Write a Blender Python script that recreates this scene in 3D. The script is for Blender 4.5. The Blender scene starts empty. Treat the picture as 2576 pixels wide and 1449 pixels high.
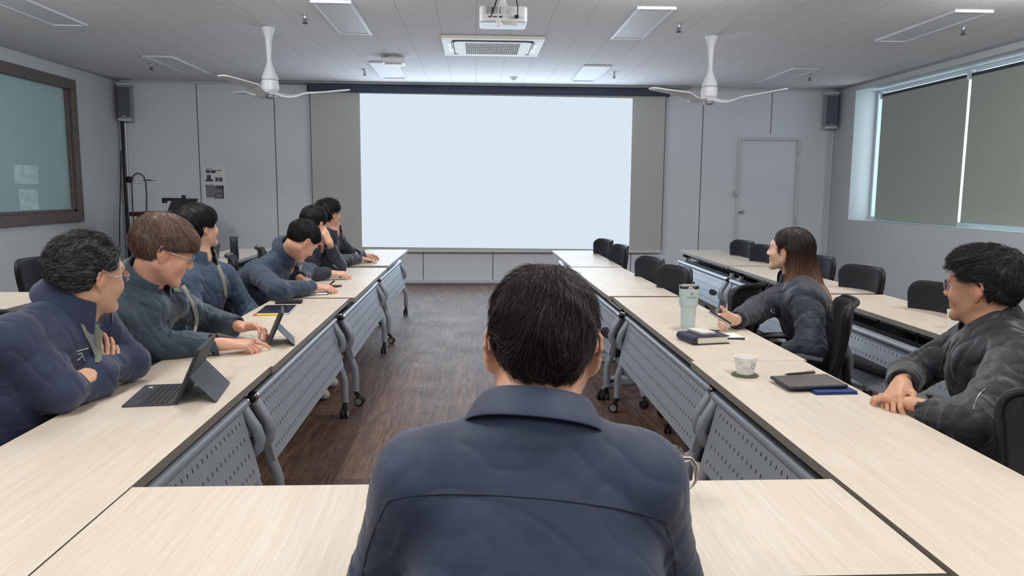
import bpy, math, random, os
import numpy as np
from mathutils import Vector, Matrix

S = bpy.context.scene
COL = S.collection
V3 = Vector
PI = math.pi

# ---------------------------------------------------------------- camera
cam_d = bpy.data.cameras.new('camera')
cam = bpy.data.objects.new('camera', cam_d)
COL.objects.link(cam)
S.camera = cam
_p, _y, _r = 0.1293, 0.0481, 0.0068
_F = V3((math.sin(_y)*math.cos(_p), math.cos(_y)*math.cos(_p), -math.sin(_p)))
_R = V3((math.cos(_y), -math.sin(_y), 0))
_U = _R.cross(_F)
_R2 = _R*math.cos(_r) + _U*math.sin(_r)
_U2 = -_R*math.sin(_r) + _U*math.cos(_r)
cam.matrix_world = Matrix(((_R2.x, _U2.x, -_F.x, 0), (_R2.y, _U2.y, -_F.y, 0), (_R2.z, _U2.z, -_F.z, 1.3921), (0, 0, 0, 1)))
cam_d.sensor_fit = 'HORIZONTAL'
cam_d.sensor_width = 36.0
cam_d.lens = 36.0*1902.24/2576
cam_d.clip_start = 0.02
cam_d.clip_end = 200

# ---------------------------------------------------------------- world, exposure
W = bpy.data.worlds.new('sky')
S.world = W
W.use_nodes = True
bg = W.node_tree.nodes['Background']
bg.inputs[0].default_value = (0.86, 0.95, 1.0, 1)
bg.inputs[1].default_value = 2.4
S.view_settings.view_transform = 'Standard'
S.view_settings.look = 'None'
S.view_settings.gamma = 1.0
S.view_settings.use_curve_mapping = False
S.view_settings.exposure = 0.32
try:
    S.cycles.max_bounces = 7
    S.cycles.diffuse_bounces = 5
    S.cycles.sample_clamp_indirect = 4
except Exception:
    pass

# room extents
XL, XR, YB, YW, H = -5.06, 5.335, -3.2, 11.258, 2.894

def area(name, loc, sx, sy, power, color, rot=(0, 0, 0)):
    d = bpy.data.lights.new(name, 'AREA')
    d.shape = 'RECTANGLE'; d.size = sx; d.size_y = sy
    d.energy = power; d.color = color
    o = bpy.data.objects.new(name, d)
    o.location = loc; o.rotation_euler = rot
    COL.objects.link(o)
    return o
# lamps of the luminaires that are switched on (the rows above and behind the camera)
LAMPS_ON = [(-1.15, -1.4), (1.45, -1.4), (-1.15, 1.3), (1.45, 1.3), (-1.15, 4.0), (1.45, 4.0), (-3.75, 1.3), (4.1, 1.3), (-3.75, 4.0), (4.1, 4.0)]
LAMP_W = [20, 20, 22, 22, 20, 20, 12, 12, 22, 22]
for (lx, ly), pw in zip(LAMPS_ON, LAMP_W):
    area('luminaire_lamp', (lx, ly, H-0.03), 0.27, 1.2, pw, (1.0, 0.965, 0.915))
# unseen fill lamps, added and tilted to brighten the far wall
for lx in (-3.75, -1.15, 1.45, 4.1):
    area('far_wall_fill_lamp', (lx, 5.35, H-0.10), 0.9, 0.25, 17.5, (0.95, 0.97, 1.0), (math.radians(58), 0, 0))
area('pane_fill_lamp', (XL-.5, 8.6, H-.05), .3, 2.0, 40, (.95, 1, 1))  # unseen lamp added behind the left pane to brighten the frosted glass
# the projector's beam, as light given back by the screen
area('screen_light', (0.31, YW-0.16, 1.63), 3.9, 2.1, 60, (0.74, 0.87, 1.0), (-PI/2, 0, 0))

# ---------------------------------------------------------------- helpers
def tag(o, label=None, cat=None, group=None, kind=None):
    if label: o['label'] = label
    if cat: o['category'] = cat
    if group: o['group'] = group
    if kind: o['kind'] = kind
    return o

def thing(name, label, cat, loc=(0, 0, 0), rz=0.0, group=None):
    o = bpy.data.objects.new(name, None)
    o.empty_display_size = 0.1
    COL.objects.link(o)
    o.location = loc
    o.rotation_euler = (0, 0, rz)
    return tag(o, label, cat, group)

def kids(o):
    return [c for c in bpy.data.objects if c.parent == o]

def dup(root, loc, rz=None, label=None):
    def cp(o, par):
        c = o.copy(); COL.objects.link(c)
        if par is not None: c.parent = par
        for ch in kids(o): cp(ch, c)
        return c
    r = cp(root, None)
    r.location = loc
    if rz is not None: r.rotation_euler = (0, 0, rz)
    if label: r['label'] = label
    return r

class MB:
    def __init__(s): s.v = []; s.f = []; s.m = []; s.mi = 0
    def add(s, vs, fs):
        n = len(s.v); s.v += [tuple(x) for x in vs]
        for f in fs: s.f.append(tuple(i+n for i in f)); s.m.append(s.mi)
        return s
    def box(s, c, d, R=None):
        hx, hy, hz = d[0]/2, d[1]/2, d[2]/2
        p = [V3((x, y, z)) for z in (-hz, hz) for y in (-hy, hy) for x in (-hx, hx)]
        if R is not None: p = [R @ q for q in p]
        c = V3(c)
        return s.add([q+c for q in p], [(0, 2, 3, 1), (4, 5, 7, 6), (0, 1, 5, 4), (2, 6, 7, 3), (0, 4, 6, 2), (1, 3, 7, 5)])
    def bx(s, x0, x1, y0, y1, z0, z1):
        return s.box(((x0+x1)/2, (y0+y1)/2, (z0+z1)/2), (abs(x1-x0), abs(y1-y0), abs(z1-z0)))
    def quad(s, a, b, c, d): return s.add([a, b, c, d], [(0, 1, 2, 3)])
    def tube(s, path, r, n=10, caps=True, closed=False):
        P = [V3(p) for p in path]; k = len(P)
        rr = r if isinstance(r, (list, tuple)) else [r]*k
        up = None; rings = []
        for i in range(k):
            if closed: t = (P[(i+1) % k]-P[i-1])
            else: t = P[min(i+1, k-1)]-P[max(i-1, 0)]
            t.normalize()
            if up is None:
                a = V3((0, 0, 1)) if abs(t.z) < 0.9 else V3((1, 0, 0))
                up = (a - t*a.dot(t)).normalized()
            else:
                up = (up - t*up.dot(t)).normalized()
            b = t.cross(up)
            rings.append([P[i] + (up*math.cos(2*PI*j/n) + b*math.sin(2*PI*j/n))*rr[i] for j in range(n)])
        vs = [q for ring in rings for q in ring]; fs = []
        for i in range(k if closed else k-1):
            i2 = (i+1) % k
            for j in range(n):
                fs.append((i*n+j, i*n+(j+1) % n, i2*n+(j+1) % n, i2*n+j))
        if caps and not closed:
            fs.append(tuple(range(n))[::-1]); fs.append(tuple((k-1)*n+j for j in range(n)))
        return s.add(vs, fs)
    def cyl(s, a, b, r, r2=None, n=16): return s.tube([a, b], [r, r if r2 is None else r2], n)
    def lathe(s, prof, c=(0, 0, 0), n=24, R=None):
        c = V3(c); vs = []; fs = []
        for (r, z) in prof:
            for j in range(n):
                q = V3((r*math.cos(2*PI*j/n), r*math.sin(2*PI*j/n), z))
                if R is not None: q = R @ q
                vs.append(q+c)
        for i in range(len(prof)-1):
            for j in range(n):
                fs.append((i*n+j, i*n+(j+1) % n, (i+1)*n+(j+1) % n, (i+1)*n+j))
        fs.append(tuple(range(n))[::-1]); fs.append(tuple((len(prof)-1)*n+j for j in range(n)))
        return s.add(vs, fs)
    def slab(s, outline, z0, z1):
        n = len(outline)
        vs = [(x, y, z0) for x, y in outline]+[(x, y, z1) for x, y in outline]
        fs = [tuple(range(n))[::-1], tuple(range(n, 2*n))]+[(i, (i+1) % n, n+(i+1) % n, n+i) for i in range(n)]
        return s.add(vs, fs)
    def xf(s, M):
        s.v = [tuple(M @ V3(q)) for q in s.v]; return s
    def build(s, name, mats, parent=None, smooth=False, bevel=0, loc=None, rot=None, seg=2):
        me = bpy.data.meshes.new(name)
        me.from_pydata(s.v, [], s.f)
        if not isinstance(mats, (list, tuple)): mats = [mats]
        for m in mats: me.materials.append(m)
        if len(mats) > 1: me.polygons.foreach_set('material_index', s.m)
        me.validate(); me.update()
        o = bpy.data.objects.new(name, me); COL.objects.link(o)
        if parent is not None: o.parent = parent
        if loc is not None: o.location = loc
        if rot is not None: o.rotation_euler = rot
        if smooth: me.polygons.foreach_set('use_smooth', [True]*len(me.polygons))
        if smooth == 'auto':
            try: me.set_sharp_from_angle(angle=math.radians(40))
            except Exception: pass
        if bevel:
            b = o.modifiers.new('bevel', 'BEVEL'); b.width = bevel; b.segments = seg; b.limit_method = 'ANGLE'
            b.angle_limit = math.radians(40)
        return o

def rrect(w, h, r, n=5, cx=0, cy=0):
    out = []
    for (sx, sy, a0) in ((1, 1, 0), (-1, 1, 90), (-1, -1, 180), (1, -1, 270)):
        for i in range(n+1):
            a = math.radians(a0+90*i/n)
            out.append((cx+sx*(w/2-r)+r*math.cos(a), cy+sy*(h/2-r)+r*math.sin(a)))
    return out

# ---------------------------------------------------------------- materials
def srgb(r, g, b):
    def f(c):
        c /= 255.0
        return c/12.92 if c <= 0.04045 else ((c+0.055)/1.055)**2.4
    return (f(r), f(g), f(b), 1)

class NT:
    def __init__(s, name):
        s.m = bpy.data.materials.new(name); s.m.use_nodes = True
        s.t = s.m.node_tree; s.b = s.t.nodes['Principled BSDF']
        s.out = s.t.nodes['Material Output']
    def n(s, typ, **kw):
        x = s.t.nodes.new(typ)
        for k, v in kw.items():
            if isinstance(k, str) and k.startswith('i_'):
                x.inputs[int(k[2:]) if k[2:].isdigit() else k[2:].replace('_', ' ')].default_value = v
            else: setattr(x, k, v)
        return x
    def l(s, a, b): s.t.links.new(a, b)
    def coord(s, kind='Object', scale=(1, 1, 1), rot=(0, 0, 0)):
        tc = s.n('ShaderNodeTexCoord'); mp = s.n('ShaderNodeMapping')
        mp.inputs['Scale'].default_value = scale; mp.inputs['Rotation'].default_value = rot
        s.l(tc.outputs[kind], mp.inputs[0]); return mp.outputs[0]
    def ramp(s, fac, stops):
        r = s.n('ShaderNodeValToRGB'); e = r.color_ramp.elements
        while len(e) < len(stops): e.new(0.5)
        for i, (p, c) in enumerate(stops): e[i].position = p; e[i].color = c
        s.l(fac, r.inputs[0]); return r.outputs[0]
    def bump(s, h, strength=0.3, dist=0.002, prev=None):
        b = s.n('ShaderNodeBump'); b.inputs['Strength'].default_value = strength
        b.inputs['Distance'].default_value = dist
        s.l(h, b.inputs['Height'])
        if prev is not None: s.l(prev, b.inputs['Normal'])
        s.l(b.outputs[0], s.b.inputs['Normal']); return b.outputs[0]
    def noise(s, vec, scale, detail=3, rough=0.6, dist=0.0):
        x = s.n('ShaderNodeTexNoise'); x.inputs['Scale'].default_value = scale
        x.inputs['Detail'].default_value = detail; x.inputs['Roughness'].default_value = rough
        x.inputs['Distortion'].default_value = dist
        s.l(vec, x.inputs['Vector']); return x.outputs['Fac']

def pm(name, col, rough=0.5, metal=0.0, spec=0.5, noise=None, bump=None, alpha=None, trans=0, ior=1.45, emit=None, coat=0, sheen=0):
    t = NT(name); b = t.b
    b.inputs['Base Color'].default_value = col
    b.inputs['Roughness'].default_value = rough
    b.inputs['Metallic'].default_value = metal
    b.inputs['Specular IOR Level'].default_value = spec
    b.inputs['IOR'].default_value = ior
    b.inputs['Transmission Weight'].default_value = trans
    b.inputs['Coat Weight'].default_value = coat
    b.inputs['Sheen Weight'].default_value = sheen
    if emit:
        b.inputs['Emission Color'].default_value = emit[0]; b.inputs['Emission Strength'].default_value = emit[1]
    if noise:
        sc, amt = noise
        v = t.coord()
        f = t.noise(v, sc, 3)
        c = col[:3]
        lo = tuple(max(0, x*(1-amt)) for x in c)+(1,); hi = tuple(min(1, x*(1+amt)) for x in c)+(1,)
        t.l(t.ramp(f, [(0.3, lo), (0.7, hi)]), b.inputs['Base Color'])
    if bump:
        sc, st, di = bump
        v = t.coord()
        t.bump(t.noise(v, sc, 3), st, di)
    return t.m

M = {}
M['wall_left'] = pm('painted_plaster', srgb(196, 200, 202), 0.85, noise=(3, .02), bump=(220, .25, .001))
M['wall_right'] = M['wall_left']
M['panel_wall'] = pm('steel_wall_panel', srgb(222, 228, 234), 0.55, noise=(1.3, .02))
M['seam'] = pm('panel_seam', srgb(80, 86, 92), 0.7)
M['trimw'] = pm('pale_trim', srgb(205, 210, 214), 0.4)
M['alu'] = pm('aluminium', srgb(190, 195, 200), 0.35, 0.7)
M['grey_paint'] = pm('grey_paint', srgb(150, 156, 160), 0.5)
M['white'] = pm('white_plastic', srgb(225, 228, 230), 0.35)
M['white_warm'] = pm('off_white_plastic', srgb(216, 212, 200), 0.4)
M['black'] = pm('black_plastic', srgb(26, 28, 32), 0.45)
M['dark'] = pm('dark_plastic', srgb(48, 52, 60), 0.5)
M['chrome'] = pm('chrome', srgb(210, 212, 215), 0.12, 1.0)
M['rubber'] = pm('rubber', srgb(30, 31, 34), 0.7)
M['silver'] = pm('silver_paint', srgb(160, 169, 180), 0.38, 0.25, noise=(260, .05))
M['castergrey'] = pm('caster_disc', srgb(150, 152, 146), 0.5)

def ceiling_mat():
    t = NT('mineral_fibre_ceiling'); b = t.b
    v = t.coord('Object')
    vo = t.n('ShaderNodeTexVoronoi'); vo.inputs['Scale'].default_value = 42; t.l(v, vo.inputs['Vector'])
    nz = t.noise(v, 25, 2)
    speck = t.n('ShaderNodeMath', operation='LESS_THAN'); t.l(vo.outputs['Distance'], speck.inputs[0]); speck.inputs[1].default_value = 0.17
    gate = t.n('ShaderNodeMath', operation='GREATER_THAN'); t.l(nz, gate.inputs[0]); gate.inputs[1].default_value = 0.5
    sp = t.n('ShaderNodeMath', operation='MULTIPLY'); t.l(speck.outputs[0], sp.inputs[0]); t.l(gate.outputs[0], sp.inputs[1])
    br = t.n('ShaderNodeTexBrick'); br.offset = 0.5; br.squash = 1.0
    br.inputs['Scale'].default_value = 1.0
    br.inputs['Brick Width'].default_value = 1.324; br.inputs['Row Height'].default_value = 0.331
    br.inputs['Mortar Size'].default_value = 0.0022; br.inputs['Mortar Smooth'].default_value = 0.2
    v2 = t.coord('Object', rot=(0, 0, PI/2))
    t.l(v2, br.inputs['Vector'])
    mx = t.n('ShaderNodeMix', data_type='RGBA'); mx.inputs[6].default_value = srgb(234, 233, 236); mx.inputs[7].default_value = srgb(156, 152, 150)
    t.l(sp.outputs[0], mx.inputs[0])
    mx2 = t.n('ShaderNodeMix', data_type='RGBA'); mx2.inputs[7].default_value = srgb(178, 178, 182)
    t.l(mx.outputs[2], mx2.inputs[6]); t.l(br.outputs['Fac'], mx2.inputs[0])
    t.l(mx2.outputs[2], b.inputs['Base Color']); b.inputs['Roughness'].default_value = 0.9
    t.bump(br.outputs['Fac'], 0.5, -0.004)
    return t.m
M['ceiling'] = ceiling_mat()

def floor_mat():
    t = NT('dark_wood_plank_vinyl'); b = t.b
    br = t.n('ShaderNodeTexBrick'); br.offset = 0.37; br.inputs['Scale'].default_value = 1
    br.inputs['Brick Width'].default_value = 1.05; br.inputs['Row Height'].default_value = 0.17
    br.inputs['Mortar Size'].default_value = 0.0011; br.inputs['Mortar Smooth'].default_value = 0.1
    br.inputs['Color1'].default_value = (0, 0, 0, 1); br.inputs['Color2'].default_value = (1, 1, 1, 1)
    v = t.coord('Object', rot=(0, 0, PI/2)); t.l(v, br.inputs['Vector'])
    sep = t.n('ShaderNodeSeparateColor'); t.l(br.outputs['Color'], sep.inputs[0])
    vg = t.coord('Object', scale=(9.0, 0.9, 1))
    off = t.n('ShaderNodeVectorMath', operation='MULTIPLY_ADD')
    cmb = t.n('ShaderNodeCombineXYZ')
    for i in range(3): t.l(sep.outputs[0], cmb.inputs[i])
    t.l(cmb.outputs[0], off.inputs[0]); off.inputs[1].default_value = (7, 13, 5); t.l(vg, off.inputs[2])
    g1 = t.noise(off.outputs[0], 2.2, 5, 0.62, 1.6)
    vf = t.coord('Object', scale=(90, 3.2, 1))
    g2 = t.noise(vf, 1.0, 4, 0.6, 0.6)
    m1 = t.n('ShaderNodeMath', operation='MULTIPLY_ADD'); t.l(g2, m1.inputs[0]); m1.inputs[1].default_value = 0.45; t.l(g1, m1.inputs[2])
    m2 = t.n('ShaderNodeMath', operation='MULTIPLY_ADD'); t.l(sep.outputs[0], m2.inputs[0]); m2.inputs[1].default_value = 0.10; t.l(m1.outputs[0], m2.inputs[2])
    c = t.ramp(m2.outputs[0], [(0.48, srgb(52, 38, 33)), (0.70, srgb(84, 63, 54)), (0.95, srgb(118, 92, 77))])
    mx = t.n('ShaderNodeMix', data_type='RGBA'); t.l(c, mx.inputs[6]); mx.inputs[7].default_value = srgb(34, 27, 25)
    t.l(br.outputs['Fac'], mx.inputs[0]); t.l(mx.outputs[2], b.inputs['Base Color'])
    vs = t.coord('Object', scale=(1, 1, 1)); sc = t.noise(vs, 2.4, 5, 0.7, 0.4)
    rr = t.n('ShaderNodeMapRange'); rr.inputs['To Min'].default_value = 0.40; rr.inputs['To Max'].default_value = 0.66
    t.l(sc, rr.inputs[0]); t.l(rr.outputs[0], b.inputs['Roughness'])
    b.inputs['Specular IOR Level'].default_value = 0.32
    nb = t.bump(m1.outputs[0], 0.12, 0.001)
    t.bump(br.outputs['Fac'], 0.4, -0.001, nb)
    return t.m
M['floor'] = floor_mat()

def tabletop_mat(name, rot):
    t = NT(name); b = t.b
    v = t.coord('Object', scale=(260, 5.5, 1), rot=(0, 0, rot))
    f1 = t.noise(v, 1.0, 3, 0.6, 0.5)
    v2 = t.coord('Object', scale=(30, 2, 1), rot=(0, 0, rot))
    f2 = t.noise(v2, 1.0, 4, 0.6, 1.2)
    m = t.n('ShaderNodeMath', operation='MULTIPLY_ADD'); t.l(f2, m.inputs[0]); m.inputs[1].default_value = 0.7; t.l(f1, m.inputs[2])
    c = t.ramp(m.outputs[0], [(0.5, srgb(202, 191, 176)), (0.85, srgb(213, 203, 189)), (1.0, srgb(219, 210, 198))])
    t.l(c, b.inputs['Base Color']); b.inputs['Roughness'].default_value = 0.42
    b.inputs['Specular IOR Level'].default_value = 0.4
    t.bump(f1, 0.10, 0.0006)
    return t.m
M['top_y'] = tabletop_mat('pale_oak_laminate', 0)
M['top_x'] = tabletop_mat('pale_oak_laminate_crosswise', PI/2)

def edge_mat():
    t = NT('grooved_grey_edge_band'); b = t.b
    v = t.coord('Object'); sx = t.n('ShaderNodeSeparateXYZ'); t.l(v, sx.inputs[0])
    w = t.n('ShaderNodeMath', operation='MULTIPLY'); t.l(sx.outputs[2], w.inputs[0]); w.inputs[1].default_value = 2*PI/0.0042
    s = t.n('ShaderNodeMath', operation='SINE'); t.l(w.outputs[0], s.inputs[0])
    c = t.ramp(s.outputs[0], [(0.0, srgb(112, 106, 98)), (0.7, srgb(160, 154, 144))])
    t.l(c, b.inputs['Base Color']); b.inputs['Roughness'].default_value = 0.5
    t.bump(s.outputs[0], 0.5, 0.0008)
    return t.m
M['edge'] = edge_mat()

def perf_mat():
    # real see-through slots: five rows of upright slots along local Y
    t = NT('perforated_steel'); b = t.b
    b.inputs['Base Color'].default_value = srgb(158, 168, 180); b.inputs['Roughness'].default_value = 0.42
    b.inputs['Metallic'].default_value = 0.2
    v = t.coord('Object'); s = t.n('ShaderNodeSeparateXYZ'); t.l(v, s.inputs[0])
    def cell(o, period, half, off):
        a = t.n('ShaderNodeMath', operation='ADD'); t.l(o, a.inputs[0]); a.inputs[1].default_value = off
        md = t.n('ShaderNodeMath', operation='PINGPONG'); t.l(a.outputs[0], md.inputs[0]); md.inputs[1].default_value = period/2
        lt = t.n('ShaderNodeMath', operation='LESS_THAN'); t.l(md.outputs[0], lt.inputs[0]); lt.inputs[1].default_value = half
        return lt.outputs[0]
    cy = cell(s.outputs[1], 0.042, 0.0036, 0)
    cz = cell(s.outputs[2], 0.062, 0.0078, 0.031)
    def lim(o, lo, hi):
        a = t.n('ShaderNodeMath', operation='GREATER_THAN'); t.l(o, a.inputs[0]); a.inputs[1].default_value = lo
        c = t.n('ShaderNodeMath', operation='LESS_THAN'); t.l(o, c.inputs[0]); c.inputs[1].default_value = hi
        m = t.n('ShaderNodeMath', operation='MULTIPLY'); t.l(a.outputs[0], m.inputs[0]); t.l(c.outputs[0], m.inputs[1]); return m.outputs[0]
    zl = lim(s.outputs[2], -0.125, 0.125); yl = lim(s.outputs[1], -0.765, 0.765)
    out = cy
    for k in (cz, zl, yl):
        m = t.n('ShaderNodeMath', operation='MULTIPLY'); t.l(out, m.inputs[0]); t.l(k, m.inputs[1]); out = m.outputs[0]
    tr = t.n('ShaderNodeBsdfTransparent'); mx = t.n('ShaderNodeMixShader')
    t.l(out, mx.inputs[0]); t.l(b.outputs[0], mx.inputs[1]); t.l(tr.outputs[0], mx.inputs[2])
    t.l(mx.outputs[0], t.out.inputs[0])
    return t.m
M['perf'] = perf_mat()

def fabric(name, col, scale=900, rough=0.85, sheen=0.2, var=.08):
    t = NT(name); b = t.b
    v = t.coord('Object')
    f = t.noise(v, 9, 4, .6)
    c = col[:3]
    t.l(t.ramp(f, [(0.3, tuple(x*(1-var) for x in c)+(1,)), (0.7, tuple(min(1, x*(1+var)) for x in c)+(1,))]), b.inputs['Base Color'])
    b.inputs['Roughness'].default_value = rough
    b.inputs['Sheen Weight'].default_value = sheen; b.inputs['Sheen Roughness'].default_value = 0.5
    b.inputs['Specular IOR Level'].default_value = 0.35
    f2 = t.noise(v, scale, 2)
    f3 = t.noise(v, 55, 3, .6, .5)
    nb = t.bump(f2, 0.12, 0.0004)
    t.bump(f3, 0.18, 0.002, nb)
    return t.m

def mesh_mat():
    t = NT('black_chair_mesh'); b = t.b
    b.inputs['Base Color'].default_value = srgb(34, 38, 46); b.inputs['Roughness'].default_value = 0.65
    v = t.coord('Object'); s = t.n('ShaderNodeSeparateXYZ'); t.l(v, s.inputs[0])
    outs = []
    for i, per in ((0, 0.0042), (2, 0.0034)):
        md = t.n('ShaderNodeMath', operation='PINGPONG'); t.l(s.outputs[i], md.inputs[0]); md.inputs[1].default_value = per/2
        gt = t.n('ShaderNodeMath', operation='GREATER_THAN'); t.l(md.outputs[0], gt.inputs[0]); gt.inputs[1].default_value = per*0.34
        outs.append(gt.outputs[0])
    m = t.n('ShaderNodeMath', operation='MULTIPLY'); t.l(outs[0], m.inputs[0]); t.l(outs[1], m.inputs[1])
    tr = t.n('ShaderNodeBsdfTransparent'); mx = t.n('ShaderNodeMixShader')
    t.l(m.outputs[0], mx.inputs[0]); t.l(b.outputs[0], mx.inputs[1]); t.l(tr.outputs[0], mx.inputs[2])
    t.l(mx.outputs[0], t.out.inputs[0])
    return t.m
M['mesh'] = mesh_mat()
M['seatfab'] = fabric('black_seat_fabric', srgb(28, 31, 39), sheen=.05)
M['brownwood'] = None
def wood_mat(name, a, bcol, rot=0, rough=.5):
    t = NT(name); b = t.b
    v = t.coord('Object', scale=(1, 14, 14) if rot == 0 else (14, 14, 1))
    f = t.noise(v, 2.2, 5, .6, .8)
    t.l(t.ramp(f, [(0.3, a), (0.75, bcol)]), b.inputs['Base Color']); b.inputs['Roughness'].default_value = rough
    t.bump(f, .15, .001)
    return t.m
M['frame_wood'] = wood_mat('grey_brown_window_wood', srgb(84, 74, 72), srgb(116, 104, 100))
M['mahogany'] = wood_mat('mahogany', srgb(56, 22, 24), srgb(86, 38, 36), rough=.35)
M['blind'] = fabric('olive_grey_blackout_fabric', srgb(165, 170, 158), 700, .9, .1, .02)
M['screenfab'] = pm('matte_screen_fabric', srgb(192, 194, 188), 0.9)
M['paper'] = pm('paper', srgb(235, 236, 236), 0.8)

# ---------------------------------------------------------------- room shell
def struct(o): o['kind'] = 'structure'; return o

b = MB(); b.bx(XL-0.3, XR+0.6, YB-0.3, YW+0.3, -0.12, 0)
struct(b.build('floor', M['floor']))
b = MB(); b.bx(XL-0.3, XR+0.6, YB-0.3, YW+0.3, H, H+0.12)
struct(b.build('ceiling', M['ceiling']))
b = MB(); b.bx(XL-0.3, XR+0.6, YB-0.12, YB, 0, H)
struct(b.build('wall_near', M['wall_left']))
# far wall of steel panels, with a doorway
DX0, DX1, DZ = 3.885, 4.835, 2.19
b = MB()
b.bx(XL-0.3, DX0, YW, YW+0.1, 0, H); b.bx(DX1, XR+0.6, YW, YW+0.1, 0, H); b.bx(DX0, DX1, YW, YW+0.1, DZ, H)
b.mi = 1
for x in (-3.985, -2.895, -1.84, -0.782, 0.253, 1.30, 2.33, 3.35):
    b.bx(x-0.005, x+0.005, YW-0.004, YW+0.002, 0.03, H)
b.bx(4.372, 4.380, YW-0.004, YW+0.002, DZ+.04, H)
struct(b.build('wall_far', [M['panel_wall'], M['seam']]))
b = MB(); b.bx(XL, DX0-.03, YW-0.018, YW, 0, 0.05); b.bx(DX1+.03, XR, YW-0.018, YW, 0, 0.05)
struct(b.build('baseboard_far', M['trimw'], bevel=.004))
b = MB(); b.bx(5.235, 5.30, YW-0.02, YW, 0, H-.06); b.bx(5.262, 5.268, YW-0.026, YW-.018, 0, H-.06)
struct(b.build('trim_1', M['trimw'], bevel=.003))
b = MB(); b.bx(XL, XR, YW-0.02, YW, H-0.035, H)
struct(b.build('trim_2', M['trimw'], bevel=.003))
b = MB(); b.bx(XL, XL+0.025, YB, YW, H-.022, H); struct(b.build('trim_3', M['grey_paint']))
b = MB(); b.bx(XR-.025, XR, YB, YW, H-.022, H); struct(b.build('trim_4', M['grey_paint']))
# door
dr = bpy.data.objects.new('door_1', None); COL.objects.link(dr); dr.location = (4.36, YW, 0); struct(dr)
b = MB(); b.bx(-.475+.045, .475-.045, .012, .05, -.01, DZ-.045); b.build('door_leaf', M['panel_wall'], dr, bevel=.003)
b = MB(); b.bx(-.475, -.43, -.03, .06, 0, DZ); b.bx(.43, .475, -.03, .06, 0, DZ); b.bx(-.43, .43, -.03, .06, DZ-.045, DZ)
b.build('door_frame', M['trimw'], dr, bevel=.004)
b = MB(); R90 = Matrix.Rotation(PI/2, 3, 'X')
b.lathe([(.034, 0), (.034, .006), (.012, .01), (.012, .035), (.028, .045), (.032, .06), (.024, .072), (.004, .075)], (-.37, .012, 1.09), 20, R90)
b.build('door_knob', M['chrome'], dr, smooth='auto')
b = MB(); b.bx(-.515, -.455, -.055, -.03, 1.32, 1.395); b.bx(-.50, -.47, -.075, -.055, 1.335, 1.38); b.build('door_latch', M['alu'], dr, bevel=.003)
for z in (.95, 1.75, 1.95):
    b = MB(); b.cyl((.45, -.038, z-.05), (.45, -.038, z+.05), .009, n=10); b.build('hinge', M['alu'], dr, smooth='auto')

# left wall with the glazed opening
WL0, WL1, WZ0, WZ1 = 7.2, 9.99, 0.955, 2.715
b = MB()
b.bx(XL-.2, XL, YB, WL0, 0, H); b.bx(XL-.2, XL, WL1, YW, 0, H); b.bx(XL-.2, XL, WL0, WL1, 0, WZ0); b.bx(XL-.2, XL, WL0, WL1, WZ1, H)
struct(b.build('wall_left', M['wall_left']))
w1 = bpy.data.objects.new('window_1', None); COL.objects.link(w1); w1.location = (XL, 0, 0); struct(w1)
b = MB(); fw = .125
b.bx(-.06, .045, WL0, WL1, WZ0, WZ0+fw); b.bx(-.06, .045, WL0, WL1, WZ1-fw, WZ1)
b.bx(-.06, .045, WL0, WL0+fw, WZ0+fw, WZ1-fw); b.bx(-.06, .045, WL1-fw, WL1, WZ0+fw, WZ1-fw)
b.bx(-.06, .012, WL0+fw, WL1-fw, WZ0+fw, WZ0+fw+.035); b.bx(-.06, .012, WL1-fw-.05, WL1-fw, WZ0+fw, WZ1-fw)
b.build('window_frame', M['frame_wood'], w1, bevel=.005)
t = NT('frosted_teal_glass')
t.b.inputs['Base Color'].default_value = srgb(176, 204, 202); t.b.inputs['Roughness'].default_value = .22
t.b.inputs['Specular IOR Level'].default_value = .6
t.b.inputs['Transmission Weight'].default_value = .2
b = MB(); b.bx(-.035, -.025, WL0+.1, WL1-.1, WZ0+.1, WZ1-.1); b.build('glass_pane', t.m, w1)
t = NT('pale_mottled_teal'); t.b.inputs['Base Color'].default_value = srgb(156, 184, 182); t.b.inputs['Roughness'].default_value = .3
v = t.coord(); f = t.noise(v, 14, 2)
t.l(t.ramp(f, [(.45, srgb(186, 212, 210)), (.55, srgb(206, 228, 226))]), t.b.inputs['Base Color'])
b = MB(); b.bx(-.0245, -.0235, 8.68, 9.14, 1.42, 1.63); b.bx(-.0245, -.0235, 8.74, 9.10, 1.13, 1.36); b.build('pale_pane_patch', t.m, w1)  # two paler mottled rectangles on the room side of the pane
b = MB(); b.bx(XL-.9, XL-.85, 6.5, 10.8, 0, H); struct(b.build('wall_corridor', M['wall_left']))
b = MB(); b.bx(XL-.9, XL-.2, 6.5, 10.8, H, H+.1); b.bx(XL-.9, XL-.2, 6.4, 6.5, 0, H); b.bx(XL-.9, XL-.2, 10.8, 10.9, 0, H); b.bx(XL-.9, XL-.2, 6.5, 10.8, -.1, 0)
struct(b.build('wall_passage', M['wall_left']))

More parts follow.
